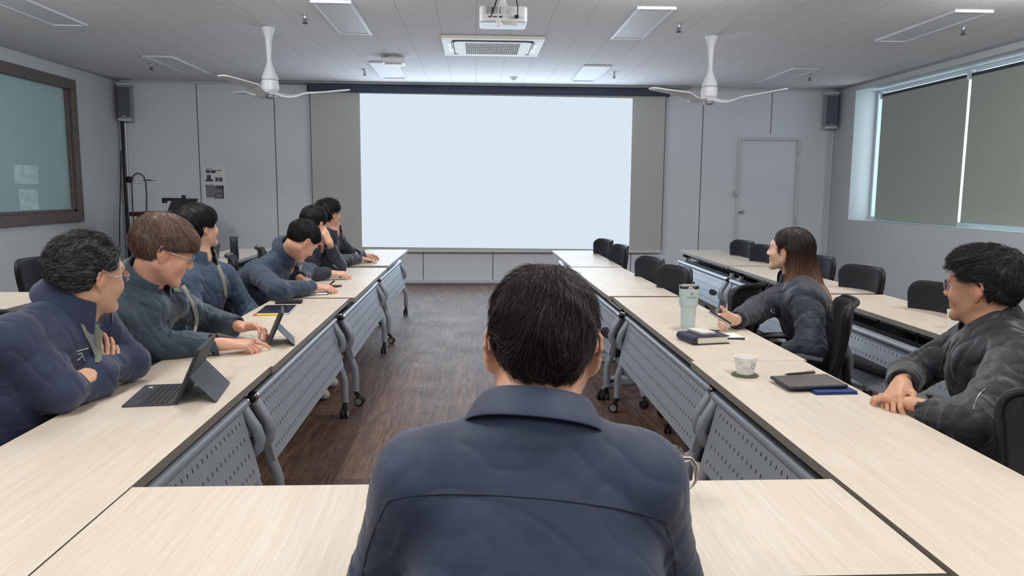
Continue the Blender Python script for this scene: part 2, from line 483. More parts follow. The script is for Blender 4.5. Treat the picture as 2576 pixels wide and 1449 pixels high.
# right wall with the deep window recess
RY0, RY1, RZ0, RZ1, RD = 4.5, 10.655, 1.0, 2.80, 0.30
b = MB()
b.bx(XR, XR+RD+.1, YB, RY0, 0, H); b.bx(XR, XR+RD+.1, RY1, YW, 0, H)
b.bx(XR, XR+RD+.1, RY0, RY1, 0, RZ0); b.bx(XR, XR+RD+.1, RY0, RY1, RZ1, H)
struct(b.build('wall_right', M['wall_right']))
w2 = bpy.data.objects.new('window_2', None); COL.objects.link(w2); w2.location = (XR+RD, 0, 0); struct(w2)
b = MB()
b.bx(0, .06, RY0, RY1, RZ0, RZ0+.05); b.bx(0, .06, RY0, RY1, RZ1-.05, RZ1)
y = RY1
for y in (RY1-.03, 8.52, 6.5, RY0+.03): b.bx(0, .06, y-.03, y+.03, RZ0+.05, RZ1-.05)
b.build('window_frame', M['trimw'], w2, bevel=.004)
b = MB(); b.bx(.028, .034, RY0, RY1, RZ0+.05, RZ1-.05)
gl = NT('clear_glass'); g = gl.n('ShaderNodeBsdfTransparent'); g.inputs[0].default_value = (.9, .97, 1, 1)
gs = gl.n('ShaderNodeBsdfGlossy'); gs.inputs['Roughness'].default_value = .02; mx = gl.n('ShaderNodeMixShader'); mx.inputs[0].default_value = .06
gl.l(g.outputs[0], mx.inputs[1]); gl.l(gs.outputs[0], mx.inputs[2]); gl.l(mx.outputs[0], gl.out.inputs[0])
b.build('glass_pane', gl.m, w2)
# roller blinds
def blind(y0, y1, zb, label):
    t = thing('roller_blind', label, 'blind', (XR+.215, 0, 0), 0, 'roller blinds in the right window')
    b = MB(); b.bx(-.002, .002, y0, y1, zb, 2.70); b.build('blind_fabric', M['blind'], t)
    b = MB(); b.cyl((0.018, y0, 2.70), (0.018, y1, 2.70), .026, n=18); b.build('roller_tube', M['dark'], t, smooth='auto')
    b = MB(); b.cyl((0, y0, zb), (0, y1, zb), .009, n=10); b.build('bottom_bar', M['alu'], t, smooth='auto')
    for y in (y1, y0-.012):
        b = MB(); b.bx(-.03, .04, y, y+.012, 2.655, 2.76); b.build('bracket', M['trimw'], t, bevel=.002)
    return t
blind(8.50, 10.33, 1.012, 'olive grey roller blind nearest the far corner, beside the white reveal')
blind(6.55, 8.45, 1.055, 'olive grey roller blind cut off by the right edge of the photo')
blind(4.56, 6.50, 1.03, 'olive grey roller blind third from the far corner, outside the frame')

# ---------------------------------------------------------------- screen
sc = thing('projection_screen', 'wide pull down projection screen with a blank pale blue picture on the far wall', 'projection screen', (0, YW, 0))
b = MB(); b.bx(-2.385, 2.80, -.13, -.035, 2.755, 2.842); b.build('screen_case', pm('navy_case', srgb(40, 54, 78), .45), sc, bevel=.008)
for x in (-2.40, 2.80):
    b = MB(); b.bx(x, x+.015, -.135, -.03, 2.75, 2.848); b.build('end_cap', M['dark'], sc, bevel=.003)
b = MB(); b.bx(-2.375, 2.775, -.080, -.076, .49, 2.76); b.build('screen_fabric', M['screenfab'], sc)
for x in (-2.375, 2.765):
    b = MB(); b.bx(x, x+.010, -.0815, -.0755, .49, 2.76); b.build('border', M['seam'], sc)
b = MB(); b.bx(-2.375, 2.775, -.092, -.066, .468, .502); b.build('bottom_bar', M['trimw'], sc, bevel=.006)
pic = NT('projected_picture'); em = pic.n('ShaderNodeEmission'); em.inputs[0].default_value = srgb(217, 231, 242); em.inputs[1].default_value = 0.80  # projector light on the fabric, put in as a glowing sheet
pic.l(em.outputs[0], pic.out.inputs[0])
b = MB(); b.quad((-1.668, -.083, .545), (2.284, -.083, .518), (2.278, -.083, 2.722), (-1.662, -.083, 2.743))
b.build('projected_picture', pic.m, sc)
b = MB(); b.bx(-2.9, 3.1, -.20, -.001, H-.032, H-.001)
tag(b.build('screen_pelmet', M['grey_paint'], None, bevel=.004, loc=(0, YW, 0)), 'thin grey rail under the ceiling above the projection screen', 'rail')

# ---------------------------------------------------------------- ceiling things
def troffer(x0, x1, y0, y1, label, lit=False, first=[None]):
    cx, cy = (x0+x1)/2, (y0+y1)/2
    if lit is False and first[0] is not None:
        return dup(first[0], (cx, cy, H), 0, label)
    t = thing('ceiling_light', label, 'ceiling light', (cx, cy, H), 0, 'flat ceiling light panels')
    w, l = .165, .64
    b = MB(); b.bx(-w, w, -l, -l+.02, -.022, .0); b.bx(-w, w, l-.02, l, -.022, 0)
    b.bx(-w, -w+.028, -l+.02, l-.02, -.022, 0); b.bx(w-.028, w, -l+.02, l-.02, -.022, 0)
    b.build('light_frame', M['lframe'], t, bevel=.003)
    b = MB(); b.bx(-w+.028, w-.028, -l+.02, l-.02, -.012, -.004)
    b.build('diffuser', M['diff_on'] if lit else M['diff'], t)
    if lit is False: first[0] = t
    return t
M['diff'] = pm('frosted_diffuser', srgb(226, 230, 236), .5)
M['lframe'] = pm('light_frame_paint', srgb(216, 220, 224), .4)
M['diff_on'] = pm('lit_diffuser', srgb(240, 240, 238), .5, emit=(srgb(255, 250, 240), 3.0))
troffer(-1.34, -1.0, 6.4, 7.66, 'bluish unlit ceiling light panel left of the projector')
troffer(1.312, 1.663, 6.35, 7.735, 'unlit ceiling light panel right of the projector, in front of the right fan')
troffer(-1.26, -.94, 9.31, 10.6, 'small unlit ceiling light panel half hidden by the white hanging unit')
troffer(1.3, 1.63, 9.34, 10.61, 'small unlit ceiling light panel right of the smoke detector')
troffer(-3.94, -3.61, 6.2, 7.48, 'unlit ceiling light panel in the upper left corner of the photo')
troffer(-3.84, -3.49, 9.15, 10.41, 'unlit ceiling light panel above the left wall speaker')
troffer(3.95, 4.29, 6.28, 7.62, 'unlit ceiling light panel in the upper right corner of the photo')
troffer(3.87, 4.2, 9.32, 10.61, 'unlit ceiling light panel behind the right fan, above the door')
for (x, y) in LAMPS_ON:
    o = troffer(x-.165, x+.165, y-.64, y+.64, 'lit ceiling light panel above the camera, out of the photo', lit=True)
    # the lamp sits just below its diffuser

def sprinkler(x, y, label, first=[None]):
    if first[0] is not None: return dup(first[0], (x, y, H), 0, label)
    t = thing('sprinkler', label, 'sprinkler', (x, y, H), 0, 'ceiling sprinklers')
    b = MB(); b.lathe([(.036, 0), (.034, -.006), (.014, -.010), (.012, -.03)], n=16); b.build('escutcheon', M['alu'], t, smooth='auto')
    b = MB(); b.tube([(-.012, 0, -.03), (-.016, 0, -.05), (0, 0, -.07)], .003, 6); b.tube([(.012, 0, -.03), (.016, 0, -.05), (0, 0, -.07)], .003, 6)
    b.cyl((0, 0, -.03), (0, 0, -.07), .004, n=8); b.lathe([(.026, -.070), (.026, -.074)], n=16); b.build('sprinkler_head', M['dark'], t, smooth='auto')
    first[0] = t
    return t
sprinkler(-1.492, 6.93, 'sprinkler left of the bluish ceiling light panel')
sprinkler(-3.977, 9.74, 'sprinkler beside the ceiling light panel above the left speaker')
sprinkler(-1.416, 9.97, 'sprinkler left of the small light panel behind the hanging unit')
sprinkler(1.771, 9.9, 'sprinkler right of the small light panel beyond the air conditioner')
sprinkler(1.838, 7.03, 'sprinkler right of the large light panel near the right fan')
sprinkler(4.316, 9.87, 'sprinkler near the far right corner above the door')
sprinkler(4.433, 6.93, 'sprinkler beside the light panel in the upper right corner')

# smoke detector
t = thing('smoke_detector', 'round white smoke detector on the ceiling near the screen', 'smoke detector', (.505, 10.44, H))
b = MB(); b.lathe([(.055, 0), (.055, -.014), (.045, -.022)], n=24); b.build('detector_base', M['white'], t, smooth='auto')
b = MB(); b.lathe([(.034, -.022), (.034, -.036), (.014, -.048), (.004, -.05)], n=20); b.build('detector_head', M['white_warm'], t, smooth='auto')

# hanging unit
t = thing('wireless_access_point', 'white box with rounded corners fixed under the ceiling left of the air conditioner', 'access point', (-.945, 9.0, H))
b = MB(); b.lathe([(.075, 0), (.07, -.02)], n=20); b.build('mount', M['white'], t, smooth='auto')
b = MB(); b.slab(rrect(.26, .24, .03), -.085, -.02); b.build('case', M['white'], t, bevel=.012)
b = MB(); b.slab(rrect(.19, .18, .03), -.098, -.083); b.build('cover', M['white_warm'], t, bevel=.006)

# air conditioner cassette
t = thing('air_conditioner', 'wide white ceiling cassette air conditioner with a ribbed grille', 'air conditioner', (.17, 8.2, H))
b = MB()
w, l = .515, .50
for (x0, x1, y0, y1) in ((-w, w, -l, -l+.1), (-w, w, l-.1, l), (-w, -w+.11, -l+.1, l-.1), (w-.11, w, -l+.1, l-.1)): b.bx(x0, x1, y0, y1, -.028, 0)
b.build('front_panel', M['white_warm'], t, bevel=.008)
b = MB(); b.slab([(-.36, -.36), (.36, -.36), (.40, -.30), (.40, .30), (.36, .38), (-.36, .38), (-.40, .30), (-.40, -.30)], -.034, -.006); b.build('centre_panel', M['white_warm'], t, bevel=.012)
b = MB()
for i in range(26):
    x = -.275+i*.022; b.bx(x-.003, x+.003, -.25, .30, -.043, -.032)
for j in range(7):
    y = -.25+j*.0917; b.bx(-.28, .28, y-.002, y+.002, -.040, -.034)
b.build('air_grille', pm('grille_grey', srgb(176, 174, 166), .5), t)
for s in (-1, 1):
    b = MB(); b.slab(rrect(.055, .52, .02, cx=s*.435), -.030, -.012); b.build('side_louvre', M['white'], t, bevel=.01)
b = MB()
b.tube([(-.42, .05, -.029), (-.42, -.30, -.029), (-.34, -.385, -.031), (.34, -.385, -.031), (.42, -.30, -.029), (.42, .05, -.029)], .0045, 6)
b.build('panel_gap', M['seam'], t)

# projector
t = thing('projector', 'white projector hanging from the ceiling with black cables plugged in its back', 'projector', (.205, 6.0, 2.70))
P0 = 6.0
b = MB(); b.slab(rrect(.36, .27, .03), -.065, .055); b.build('case', M['white'], t, bevel=.014, seg=3)
b = MB(); b.bx(-.13, -.02, -.1395, -.134, -.005, .048)
b.build('vent', M['grey_paint'], t)
b = MB()
for i in range(8):
    z = -.002+i*.0065; b.bx(-.128, -.022, -.142, -.1385, z-.001, z+.001)
b.build('vent_slat', M['white_warm'], t)
b = MB()
for x, w in ((-.105, .012), (-.07, .007), (-.055, .007), (-.02, .02), (.09, .016)): b.bx(x-w/2, x+w/2, -.139, -.1345, -.032, -.022)
b.build('socket', M['black'], t)
b = MB(); b.tube([(0, 0, .194), (0, 0, .09)], .024, 14); b.tube([(0, 0, .10), (0, 0, .055)], [.03, .06], 14); b.build('mount_pole', M['white'], t, smooth='auto')
b = MB(); b.tube([(-.09, -.142, -.027), (-.09, -.17, -.022), (-.07, -.165, .03), (-.05, -.15, .10), (-.02, -.06, .18)], .005, 8); b.tube([(-.085, -.168, .0), (-.075, -.166, .03)], .010, 8)
b.tube([(.098, -.142, -.027), (.104, -.17, -.02), (.105, -.16, .05), (.09, -.13, .12), (.03, -.05, .185)], .004, 8); b.bx(.085, .111, -.165, -.139, -.038, -.018)
b.build('power_cable', M['black'], t, smooth='auto')
b = MB(); b.tube([(-.04, -.142, -.025), (-.045, -.165, -.02), (-.035, -.17, .04), (-.02, -.12, .12)], .003, 8); b.tube([(.04, -.14, .03), (.06, -.15, .0), (.085, -.15, -.02)], .003, 8)
b.build('signal_cable', M['white'], t, smooth='auto')
b = MB(); b.slab(rrect(.035, .022, .006, cx=-.038, cy=-.16), -.105, -.045); b.build('dongle', M['white'], t, bevel=.003)
b = MB(); b.slab(rrect(.11, .06, .012, cx=.05, cy=-.10), -.078, -.062); b.build('foot_cover', M['white_warm'], t, bevel=.004)
b = MB(); b.lathe([(.045, 0), (.045, .02), (.036, .024), (.032, .01)], (.08, .135, -.005), 24, Matrix.Rotation(-PI/2, 3, 'X')); b.build('lens', M['black'], t, smooth='auto')

# ceiling fans
def blade_mb(ang, tilt=0.0, L=.70, droop=.0):
    b = MB(); n = 22; top = []; bot = []
    for i in range(n+1):
        u = i/n; x = .045+u*L
        # the blade dips from the hub then rises and flattens, and narrows to a rounded tip
        z = -.03*math.sin(min(1, u*2.6)*PI)*1.0 + .055*u**1.3 - .0
        half = (.030+.042*math.sin(min(1, u*1.9)*PI/2)-.020*u)*(1 if u < .93 else math.sqrt(max(.02, 1-((u-.93)/.08)**2)))
        sweep = .055*math.sin(u*PI*.9)
        tw = .55*(1-u)**1.5+.08
        for s in (-1, 1):
            yy = sweep+s*half
            zz = z+s*half*math.tan(tw)*.6
            top.append(V3((x, yy, zz+.006))); bot.append(V3((x, yy, zz-.006)))
    R = Matrix.Rotation(ang, 3, 'Z')
    vs = [R @ q for q in top+bot]; N = len(top); fs = []
    for i in range(n):
        a, c = 2*i, 2*i+2
        fs.append((a, a+1, c+1, c)); fs.append((N+a, N+c, N+c+1, N+a+1))
        fs.append((a, c, N+c, N+a)); fs.append((a+1, N+a+1, N+c+1, c+1))
    fs.append((0, N, N+1, 1)); fs.append((2*n, 2*n+1, N+2*n+1, N+2*n))
    return b.add(vs, fs)
def fan(x, y, angs, label):
    t = thing('ceiling_fan', label, 'ceiling fan', (x, y, H), 0, 'white three blade ceiling fans')
    b = MB(); b.lathe([(.064, 0), (.060, -.012), (.040, -.07), (.030, -.12), (.026, -.19), (.022, -.30), (.030, -.34), (.052, -.40), (.072, -.45), (.078, -.475), (.070, -.482)], n=28)
    b.build('down_rod', M['white'], t, smooth='auto')
    b = MB(); b.lathe([(.066, -.484), (.078, -.490), (.082, -.53), (.078, -.575), (.06, -.592), (.05, -.62), (.02, -.628)], n=28); b.build('motor_housing', M['white'], t, smooth='auto')
    for a in angs:
        o = blade_mb(math.radians(a)).build('blade', M['white'], t, smooth='auto', bevel=.004, loc=(0, 0, -.60))
    b = MB(); b.lathe([(.05, -.63), (.052, -.64), (.03, -.655), (.004, -.658)], n=24); b.build('hub_cap', M['alu'], t, smooth='auto')
    return t
fan(-1.962, 7.5, (10, 130, 250), 'white ceiling fan on the left, above the left row of people')
fan(2.307, 7.57, (-35, 85, 205), 'white ceiling fan on the right, above the empty chairs')

# wall speakers
def speaker(x, rz, label, zc=2.57):
    t = thing('wall_speaker', label, 'speaker', (x, YW-.13, zc), rz, 'grey column speakers in the far corners')
    b = MB(); b.slab(rrect(.17, .15, .02), -.235, .235); b.build('cabinet', M['grey_paint'], t, bevel=.006)
    b = MB(); b.slab(rrect(.165, .03, .012, cy=-.082), -.20, .205); b.build('grille', pm('speaker_grille', srgb(92, 96, 108), .7, bump=(900, .6, .001)), t, bevel=.006)
    for s in (-1, 1):
        b = MB(); b.slab(rrect(.185, .185, .03, cy=-.01), s*.245-.014, s*.245+.014); b.build('end_cap', M['trimw'], t, bevel=.008)
    b = MB(); b.bx(-.02, .02, .075, .125, -.04, .04); b.build('bracket', M['dark'], t)
    b = MB(); b.bx(-.014, .014, -.0985, -.0965, -.195, -.185); b.build('badge', M['alu'], t)
    return t
speaker(-4.93, math.radians(10), 'grey wall speaker in the far left corner')
speaker(5.205, math.radians(-6), 'grey wall speaker in the far right corner beside the window')

# ---------------------------------------------------------------- flip-top tables
TW, TL, TZ, TH = 0.458, 1.8, 0.72, 0.028
def caster(parent, x, y, disc, ang):
    o = bpy.data.objects.new('caster', None)
    b = MB(); b.cyl((0, 0, .10), (0, 0, .075), .012, n=10)
    b.tube([(0, 0, .082), (.012, 0, .072), (.022, 0, .034)], [.014, .016, .010], 8)
    o = b.build('caster', M['rubber'], parent, smooth='auto', loc=(x, y, 0), rot=(0, 0, ang))
    for s in (-1, 1):
        w = MB(); R = Matrix.Rotation(PI/2, 3, 'X')
        w.lathe([(.014, -.008), (.0255, -.009), (.0300, -.006), (.0300, .006), (.0255, .009), (.014, .008)], (.024, s*.0135, .030), 20, R)
        w.mi = 1
        w.lathe([(.021, -.0098), (.021, .0098)], (.024, s*.0135, .030), 20, R)
        w.build('wheel', [M['rubber'], disc], o, smooth='auto')
    return o

def make_table(label, group, W=TW, L=TL, shelf=True, shift=0.0):
    t = thing('flip_top_table', label, 'table', (0, 0, 0), 0, group)
    w, l = W/2, L/2
    b = MB(); b.bx(-w+shift, w+shift, -l, l, TZ-TH, TZ)
    b.m = [0, 0, 1, 1, 1, 1]; b.m = [1, 0, 1, 1, 1, 1]
    b.build('tabletop', [M['top_y'], M['edge']], t, bevel=.0018)
    rx, rz = -.134, .587
    b = MB(); b.tube([(rx, -l+.045, rz), (rx, l-.045, rz)], .0225, 16); b.build('rail', M['silver'], t, smooth='auto')
    # folded perforated panel
    tilt = math.atan2(.062, .26)
    pc = (-.170, 0, .447)
    b = MB(); b.bx(-.001, .001, -l+.085, l-.085, -.134, .134)
    b.build('modesty_panel', M['perf'], t, loc=pc, rot=(0, tilt, 0))
    for s in (-1, 1):
        b = MB(); b.bx(0, .028, s*(l-.085)-.001, s*(l-.085)+.001, -.134, .132); b.bx(.026, .028, min(s*(l-.085), s*(l-.10)), max(s*(l-.085), s*(l-.10)), -.134, .132)
        b.build('panel_flange', M['silver'], t, loc=pc, rot=(0, tilt, 0))
    for s in (-1, 1):
        e = s*(l-.055)
        # bowed end tube
        b = MB()
        b.tube([(rx, e, rz-.012), (rx-.020, e, rz-.05), (rx-.048, e, rz-.095), (rx-.060, e, rz-.135), (rx-.052, e, rz-.17), (rx-.028, e, rz-.20), (rx+.000, e, rz-.222)],
               [.0215, .0225, .023, .023, .022, .019, .010], 14)
        b.build('bowed_end', M['silver'], t, smooth='auto')
        b = MB(); R = Matrix.Rotation(-s*PI/2, 3, 'X')
        b.lathe([(.0245, -.004), (.0245, .008), (.019, .012), (.0185, .018)], (rx, s*(l-.045), rz), 20, R)
        b.build('cap_ring', M['chrome'], t, smooth='auto')
        b = MB(); b.lathe([(.0185, .010), (.018, .020), (.012, .028), (.003, .031)], (rx, s*(l-.045), rz), 20, R)
        b.build('cap_ball', M['black'], t, smooth='auto')
        ly = s*(l-.105)
        b = MB(); b.tube([(-.055, ly, .672), (-.095, ly, .56), (-.196, ly, .27), (-.206, ly, .235), (-.208, ly, .20), (-.208, ly, .098)], [.019, .0215, .0215, .0215, .0215, .0215], 14)
        b.tube([(-.208, ly, .102), (-.208, ly, .096)], .0232, 14)
        b.build('front_leg', M['silver'], t, smooth='auto')
        b = MB(); b.tube([(-.075, ly, .60), (.02, ly, .50), (.13, ly, .32), (.165, ly, .24), (.170, ly, .20), (.170, ly, .098)], .0185, 12)
        b.build('rear_leg', M['silver'], t, smooth='auto')
        b = MB(); b.slab([(-.10, -.03), (-.02, -.03), (.0, 0), (-.02, .03), (-.10, .03), (-.12, 0)], TZ-TH-.045, TZ-TH); b.xf(Matrix.Translation((0, ly, 0)))
        b.build('hinge_block', M['dark'], t, bevel=.004)
        caster(t, -.208, ly, M['castergrey'], s*.7+2.2)
        caster(t, .170, ly, M['dark'], s*.9-.4)
    b = MB(); b.tube([(-.055, -l+.105, .655), (-.055, l-.105, .655)], .014, 10); b.build('cross_beam', M['dark'], t, smooth='auto')
    if shelf:
        b = MB(); b.bx(-.09, .14, -l+.17, l-.17, .596, .602); b.bx(-.09, -.085, -l+.17, l-.17, .602, .618); b.build('book_shelf', M['dark'], t)
        b = MB()
        for y in (-.6, -.2, .2, .6): b.tube([(-.086, y, .60), (-.095, y, .66), (-.06, y, TZ-TH)], .005, 6)
        b.build('shelf_hanger', M['dark'], t)
    return t

GI = 'flip-top tables of the inner horseshoe'
GO = 'flip-top tables of the rear rows'
t0 = make_table('pale oak flip-top table nearest the camera in the inner right row, forming the corner', GI)
RXC = .865+TW/2
t0.location = (.855+TW/2, 2.012, 0)
dup(t0, (RXC+.006, 3.815, 0), 0, 'second table of the inner right row, carrying the pale tumbler and the navy notebook')
dup(t0, (.838+TW/2, 5.67, 0), .012, 'third table of the inner right row, bare, with chairs pushed in behind')
dup(t0, (.845+TW/2, 7.52, 0), -.004, 'farthest table of the inner right row, ending before the screen')
LXC = -(.775+TW/2)
dup(t0, (LXC-.005, 1.955, 0), PI, 'table nearest the camera in the inner left row, carrying the open keyboard tablet')
dup(t0, (LXC, 3.755, 0), PI+.006, 'second table of the inner left row, carrying the flat tablet and the yellow pencil')
dup(t0, (-.757-TW/2, 5.60, 0), PI+.004, 'third table of the inner left row, with two people taking notes')
dup(t0, (-.762-TW/2, 7.585, 0), PI-.006, 'farthest table of the inner left row, with a hand on a mouse')
# second rows
t1 = make_table('farthest table of the rear right row, by the far wall', GO, shift=.075)
t1.location = (2.455, 7.66, 0)
t1.rotation_euler = (0, 0, -.012)
dup(t1, (2.42, 5.80, 0), -.02, 'second farthest table of the rear right row, behind the woman')
dup(t1, (2.375, 3.94, 0), -.02, 'rear right row table with a white cup, behind the bomber jacket')
dup(t1, (2.35, 2.10, 0), -.02, 'nearest table of the rear right row, hidden at the right edge')
dup(t1, (-2.40, 7.66, 0), PI, 'farthest table of the rear left row, carrying the black bottle')
dup(t1, (-2.37, 5.86, 0), PI, 'middle table of the rear left row, behind the seated men')
dup(t1, (-2.65, 4.55, 0), PI-.35, 'slightly turned table of the rear left row at the left edge of the photo') if False else None
dup(t1, (-2.75, 4.05, 0), PI, 'nearest rear left table, beyond the shoulder of the man with folded arms')

# front table, its top runs crosswise
tf = thing('front_table', 'crosswise pale oak table in the foreground that closes the horseshoe', 'table', (.028, 1.455, 0), 0)
b = MB(); b.bx(-.805, .812, -.222, .222, TZ-TH, TZ-.0005); b.m = [1, 0, 1, 1, 1, 1]
b.build('tabletop', [M['top_x'], M['edge']], tf, bevel=.0018)
b = MB(); b.tube([(-.76, .08, .64), (.76, .08, .64)], .0225, 14); b.build('rail', M['silver'], tf, smooth='auto')
b = MB(); b.bx(-.72, .72, -.001, .001, -.16, .16); b.build('modesty_panel', M['silver'], tf, loc=(0, .12, .462), rot=(math.atan2(.075, .315), 0, 0))
for s in (-1, 1):
    b = MB(); b.tube([(s*.70, .055, .672), (s*.70, .17, .27), (s*.70, .18, .20), (s*.70, .18, .098)], .0215, 12); b.build('front_leg', M['silver'], tf, smooth='auto')
    b = MB(); b.tube([(s*.70, .06, .60), (s*.70, -.10, .32), (s*.70, -.14, .20), (s*.70, -.14, .098)], .0185, 12); b.build('rear_leg', M['silver'], tf, smooth='auto')
    caster(tf, s*.70, .18, M['castergrey'], .4); caster(tf, s*.70, -.14, M['dark'], 1.0)
b = MB(); b.tube([(-.70, .055, .655), (.70, .055, .655)], .014, 10); b.build('cross_beam', M['dark'], tf, smooth='auto')

# ---------------------------------------------------------------- chairs
def back_outline(u, hw=.225, h0=.50, h1=.885):
    # closed rounded outline of the back, u in 0..1 ; wide at the top, narrower at the seat
    pts = []
    for (x, z, r) in ((hw*.78, h0, .06), (hw, h1, .09), (-hw, h1, .09), (-hw*.78, h0, .06)): pts.append((x, z, r))
    return pts
def chair_back_curve(n=10, hw=.225, h0=.50, h1=.875):
    P = [(hw*.74, h0), (hw, h1), (-hw, h1), (-hw*.74, h0)]
    R = [.05, .085, .085, .05]; out = []
    for i in range(4):
        p0 = V3((*P[i-1], 0)); p1 = V3((*P[i], 0)); p2 = V3((*P[(i+1) % 4], 0))
        a = p1+(p0-p1).normalized()*R[i]; c = p1+(p2-p1).normalized()*R[i]
        for k in range(n+1):
            s = k/n; q = a*(1-s)**2+p1*2*s*(1-s)+c*s*s
            out.append((q.x, q.y))
    # resample the straights
    res = []
    for i in range(len(out)):
        a = out[i]; c = out[(i+1) % len(out)]
        d = math.hypot(a[0]-c[0], a[1]-c[1]); k = max(1, int(d/.03))
        for j in range(k): res.append((a[0]+(c[0]-a[0])*j/k, a[1]+(c[1]-a[1])*j/k))
    return res
def back_y(x, z):
    # curved, leaning back
    return -.235 + 1.3*x*x - (z-.50)*.16 - .05*math.sin((z-.5)/.38*PI*.9)*.5
def make_chair(label, group, arms=None, mesh=False):
    t = thing('office_chair', label, 'chair', (0, 0, 0), 0, group)
    b = MB(); b.slab(rrect(.46, .44, .09, n=6), .40, .455); b.build('seat', M['seatfab'], t, bevel=.022, seg=3)
    oc = chair_back_curve()
    ring = [(x, back_y(x, z), z) for x, z in oc]
    b = MB(); b.tube(ring, .013, 10, closed=True); b.build('back_frame', M['black'], t, smooth='auto')
    # filled back: concentric rings
    b = MB(); K = 8; n = len(oc); cz = .69
    vs = []; fs = []
    for k in range(K+1):
        s = 1-k/K*.985
        for x, z in oc:
            X, Z = x*s, cz+(z-cz)*s
            vs.append((X, back_y(X, Z)+(.0 if mesh else .012), Z))
    for k in range(K):
        for j in range(n): fs.append((k*n+j, k*n+(j+1) % n, (k+1)*n+(j+1) % n, (k+1)*n+j))
    b.add(vs, fs)
    o = b.build('backrest', M['mesh'] if mesh else M['seatfab'], t, smooth=True)
    if not mesh:
        sm = o.modifiers.new('thick', 'SOLIDIFY'); sm.thickness = .018
        # raised inner pad
        b = MB(); vs = []; fs = []
        for k in range(5):
            s = .74-.18*k
            for x, z in oc:
                X, Z = x*s, cz-.01+(z-cz)*s*.98
                vs.append((X, back_y(X, Z)+.020+.006*(k > 0), Z))
        for k in range(4):
            for j in range(n): fs.append((k*n+j, k*n+(j+1) % n, (k+1)*n+(j+1) % n, (k+1)*n+j))
        fs.append(tuple(4*n+j for j in range(n)))
        b.add(vs, fs); b.build('back_pad', pm_pad, t, smooth=True)
    b = MB(); b.tube([(0, -.10, .385), (0, -.24, .40), (0, -.285, .47), (0, -.27, .60)], [.022, .022, .02, .016], 10); b.build('back_support', M['black'], t, smooth='auto')
    b = MB(); b.tube([(0, 0, .40), (0, 0, .30)], .035, 12); b.tube([(0, 0, .31), (0, 0, .10)], .022, 12); b.build('gas_lift', M['black'], t, smooth='auto')
    for k in range(5):
        a = 2*PI*k/5+.3; c, s = math.cos(a), math.sin(a)
        b = MB(); b.tube([(.03*c, .03*s, .105), (.16*c, .16*s, .10), (.27*c, .27*s, .072)], [.026, .02, .015], 8); b.build('base_arm', M['silver'], t, smooth='auto')
        w = MB(); R = Matrix.Rotation(PI/2, 3, 'X')
        for q in (-1, 1): w.lathe([(.012, -.008), (.026, -.008), (.028, 0), (.026, .008), (.012, .008)], (0, q*.013, 0), 14, R)
        w.cyl((0, -.014, 0), (0, .014, 0), .006, n=8); w.cyl((0, 0, 0), (0, 0, .045), .008, n=8)
        w.build('caster', M['rubber'], t, smooth='auto', loc=(.275*c, .275*s, .028), rot=(0, 0, a+.8))
    if arms:
        for s in (-1, 1):
            b = MB(); b.tube([(s*.20, -.02, .41), (s*.265, -.03, .43), (s*.275, -.05, .56), (s*.27, -.03, .625)], [.016, .018, .02, .022], 10)
            b.build('arm_post', arms, t, smooth='auto')
            b = MB(); b.tube([(s*.27, -.14, .635), (s*.275, -.05, .652), (s*.27, .08, .640), (s*.262, .14, .620)], [.020, .028, .028, .016], 12); b.xf(Matrix.Translation((0, 0, .25)) @ Matrix.Diagonal((1, 1, .6, 1)))
            b.build('armrest', arms, t, smooth='auto')
    return t
pm_pad = fabric('chair_pad_fabric', srgb(38, 42, 52), sheen=.05)
GC = 'black office chairs pushed in along the tables'
c0 = make_chair('farthest black chair of the inner right row, against the bright picture', GC)
def put(x, y, face, label, src=None):
    # x, y is where the back's top is; face is the heading (radians, 0 = +y)
    src = src or c0
    fx, fy = -math.sin(face), math.cos(face)
    loc = (x+fx*.285, y+fy*.285, 0)
    return src, loc, face, label
def place(*a, **k):
    s, loc, f, l = put(*a, **k); return dup(s, loc, f, l)
s_, loc_, f_, l_ = put(1.37, 7.85, PI/2+.25, '')
c0.location = loc_; c0.rotation_euler = (0, 0, f_)
place(1.38, 7.02, PI/2+.15, 'second farthest black chair of the inner right row, overlapping the picture corner')
place(1.37, 5.72, PI/2+.25, 'third black chair from the screen in the inner right row')
place(1.38, 5.03, PI/2+.25, 'fourth black chair from the screen in the inner right row')
place(1.56, 4.12, PI/2-.75, 'black chair turned sideways just beyond the woman, behind her outstretched hand')
place(2.80, 7.72, PI/2+.2, 'black chair of the rear right row below the door, the farther one')
place(2.77, 7.06, PI/2+.2, 'black chair of the rear right row right of the one below the door')
place(2.76, 5.90, PI/2+.2, 'rear right row chair mostly hidden by the long hair of the woman')
place(2.70, 5.08, PI/2+.2, 'black chair of the rear right row under the wall socket')
place(2.64, 4.10, PI/2+.2, 'rear right row chair behind the face of the man in glasses')
place(-3.18, 5.55, -PI/2-.1, 'black chair against the left wall behind the man with folded arms')
place(-3.23, 6.55, -PI/2-.3, 'black chair glimpsed between the grey haired man and the man in glasses')
place(-3.08, 4.35, -PI/2, 'black chair at the extreme left edge of the photo')
place(-1.66, 4.92, -PI/2+.25, 'black chair of the man leaning over his notebook')
place(-1.50, 7.55, -PI/2+.35, 'black chair at the far left end, beside the man with the mouse')
ca = make_chair('black office chair with dark armrests in which the woman sits', 'armchairs under the people on the right', arms=M['dark'])
_, loc, f, _ = put(1.80, 3.50, PI/2-.35, ''); ca.location = (loc[0], loc[1], 0); ca.rotation_euler = (0, 0, f)
cm = make_chair('mesh back chair with grey armrests under the man in the bomber jacket', 'mesh chairs of the people near the camera', arms=pm('grey_arm', srgb(112, 118, 130), .5), mesh=True)
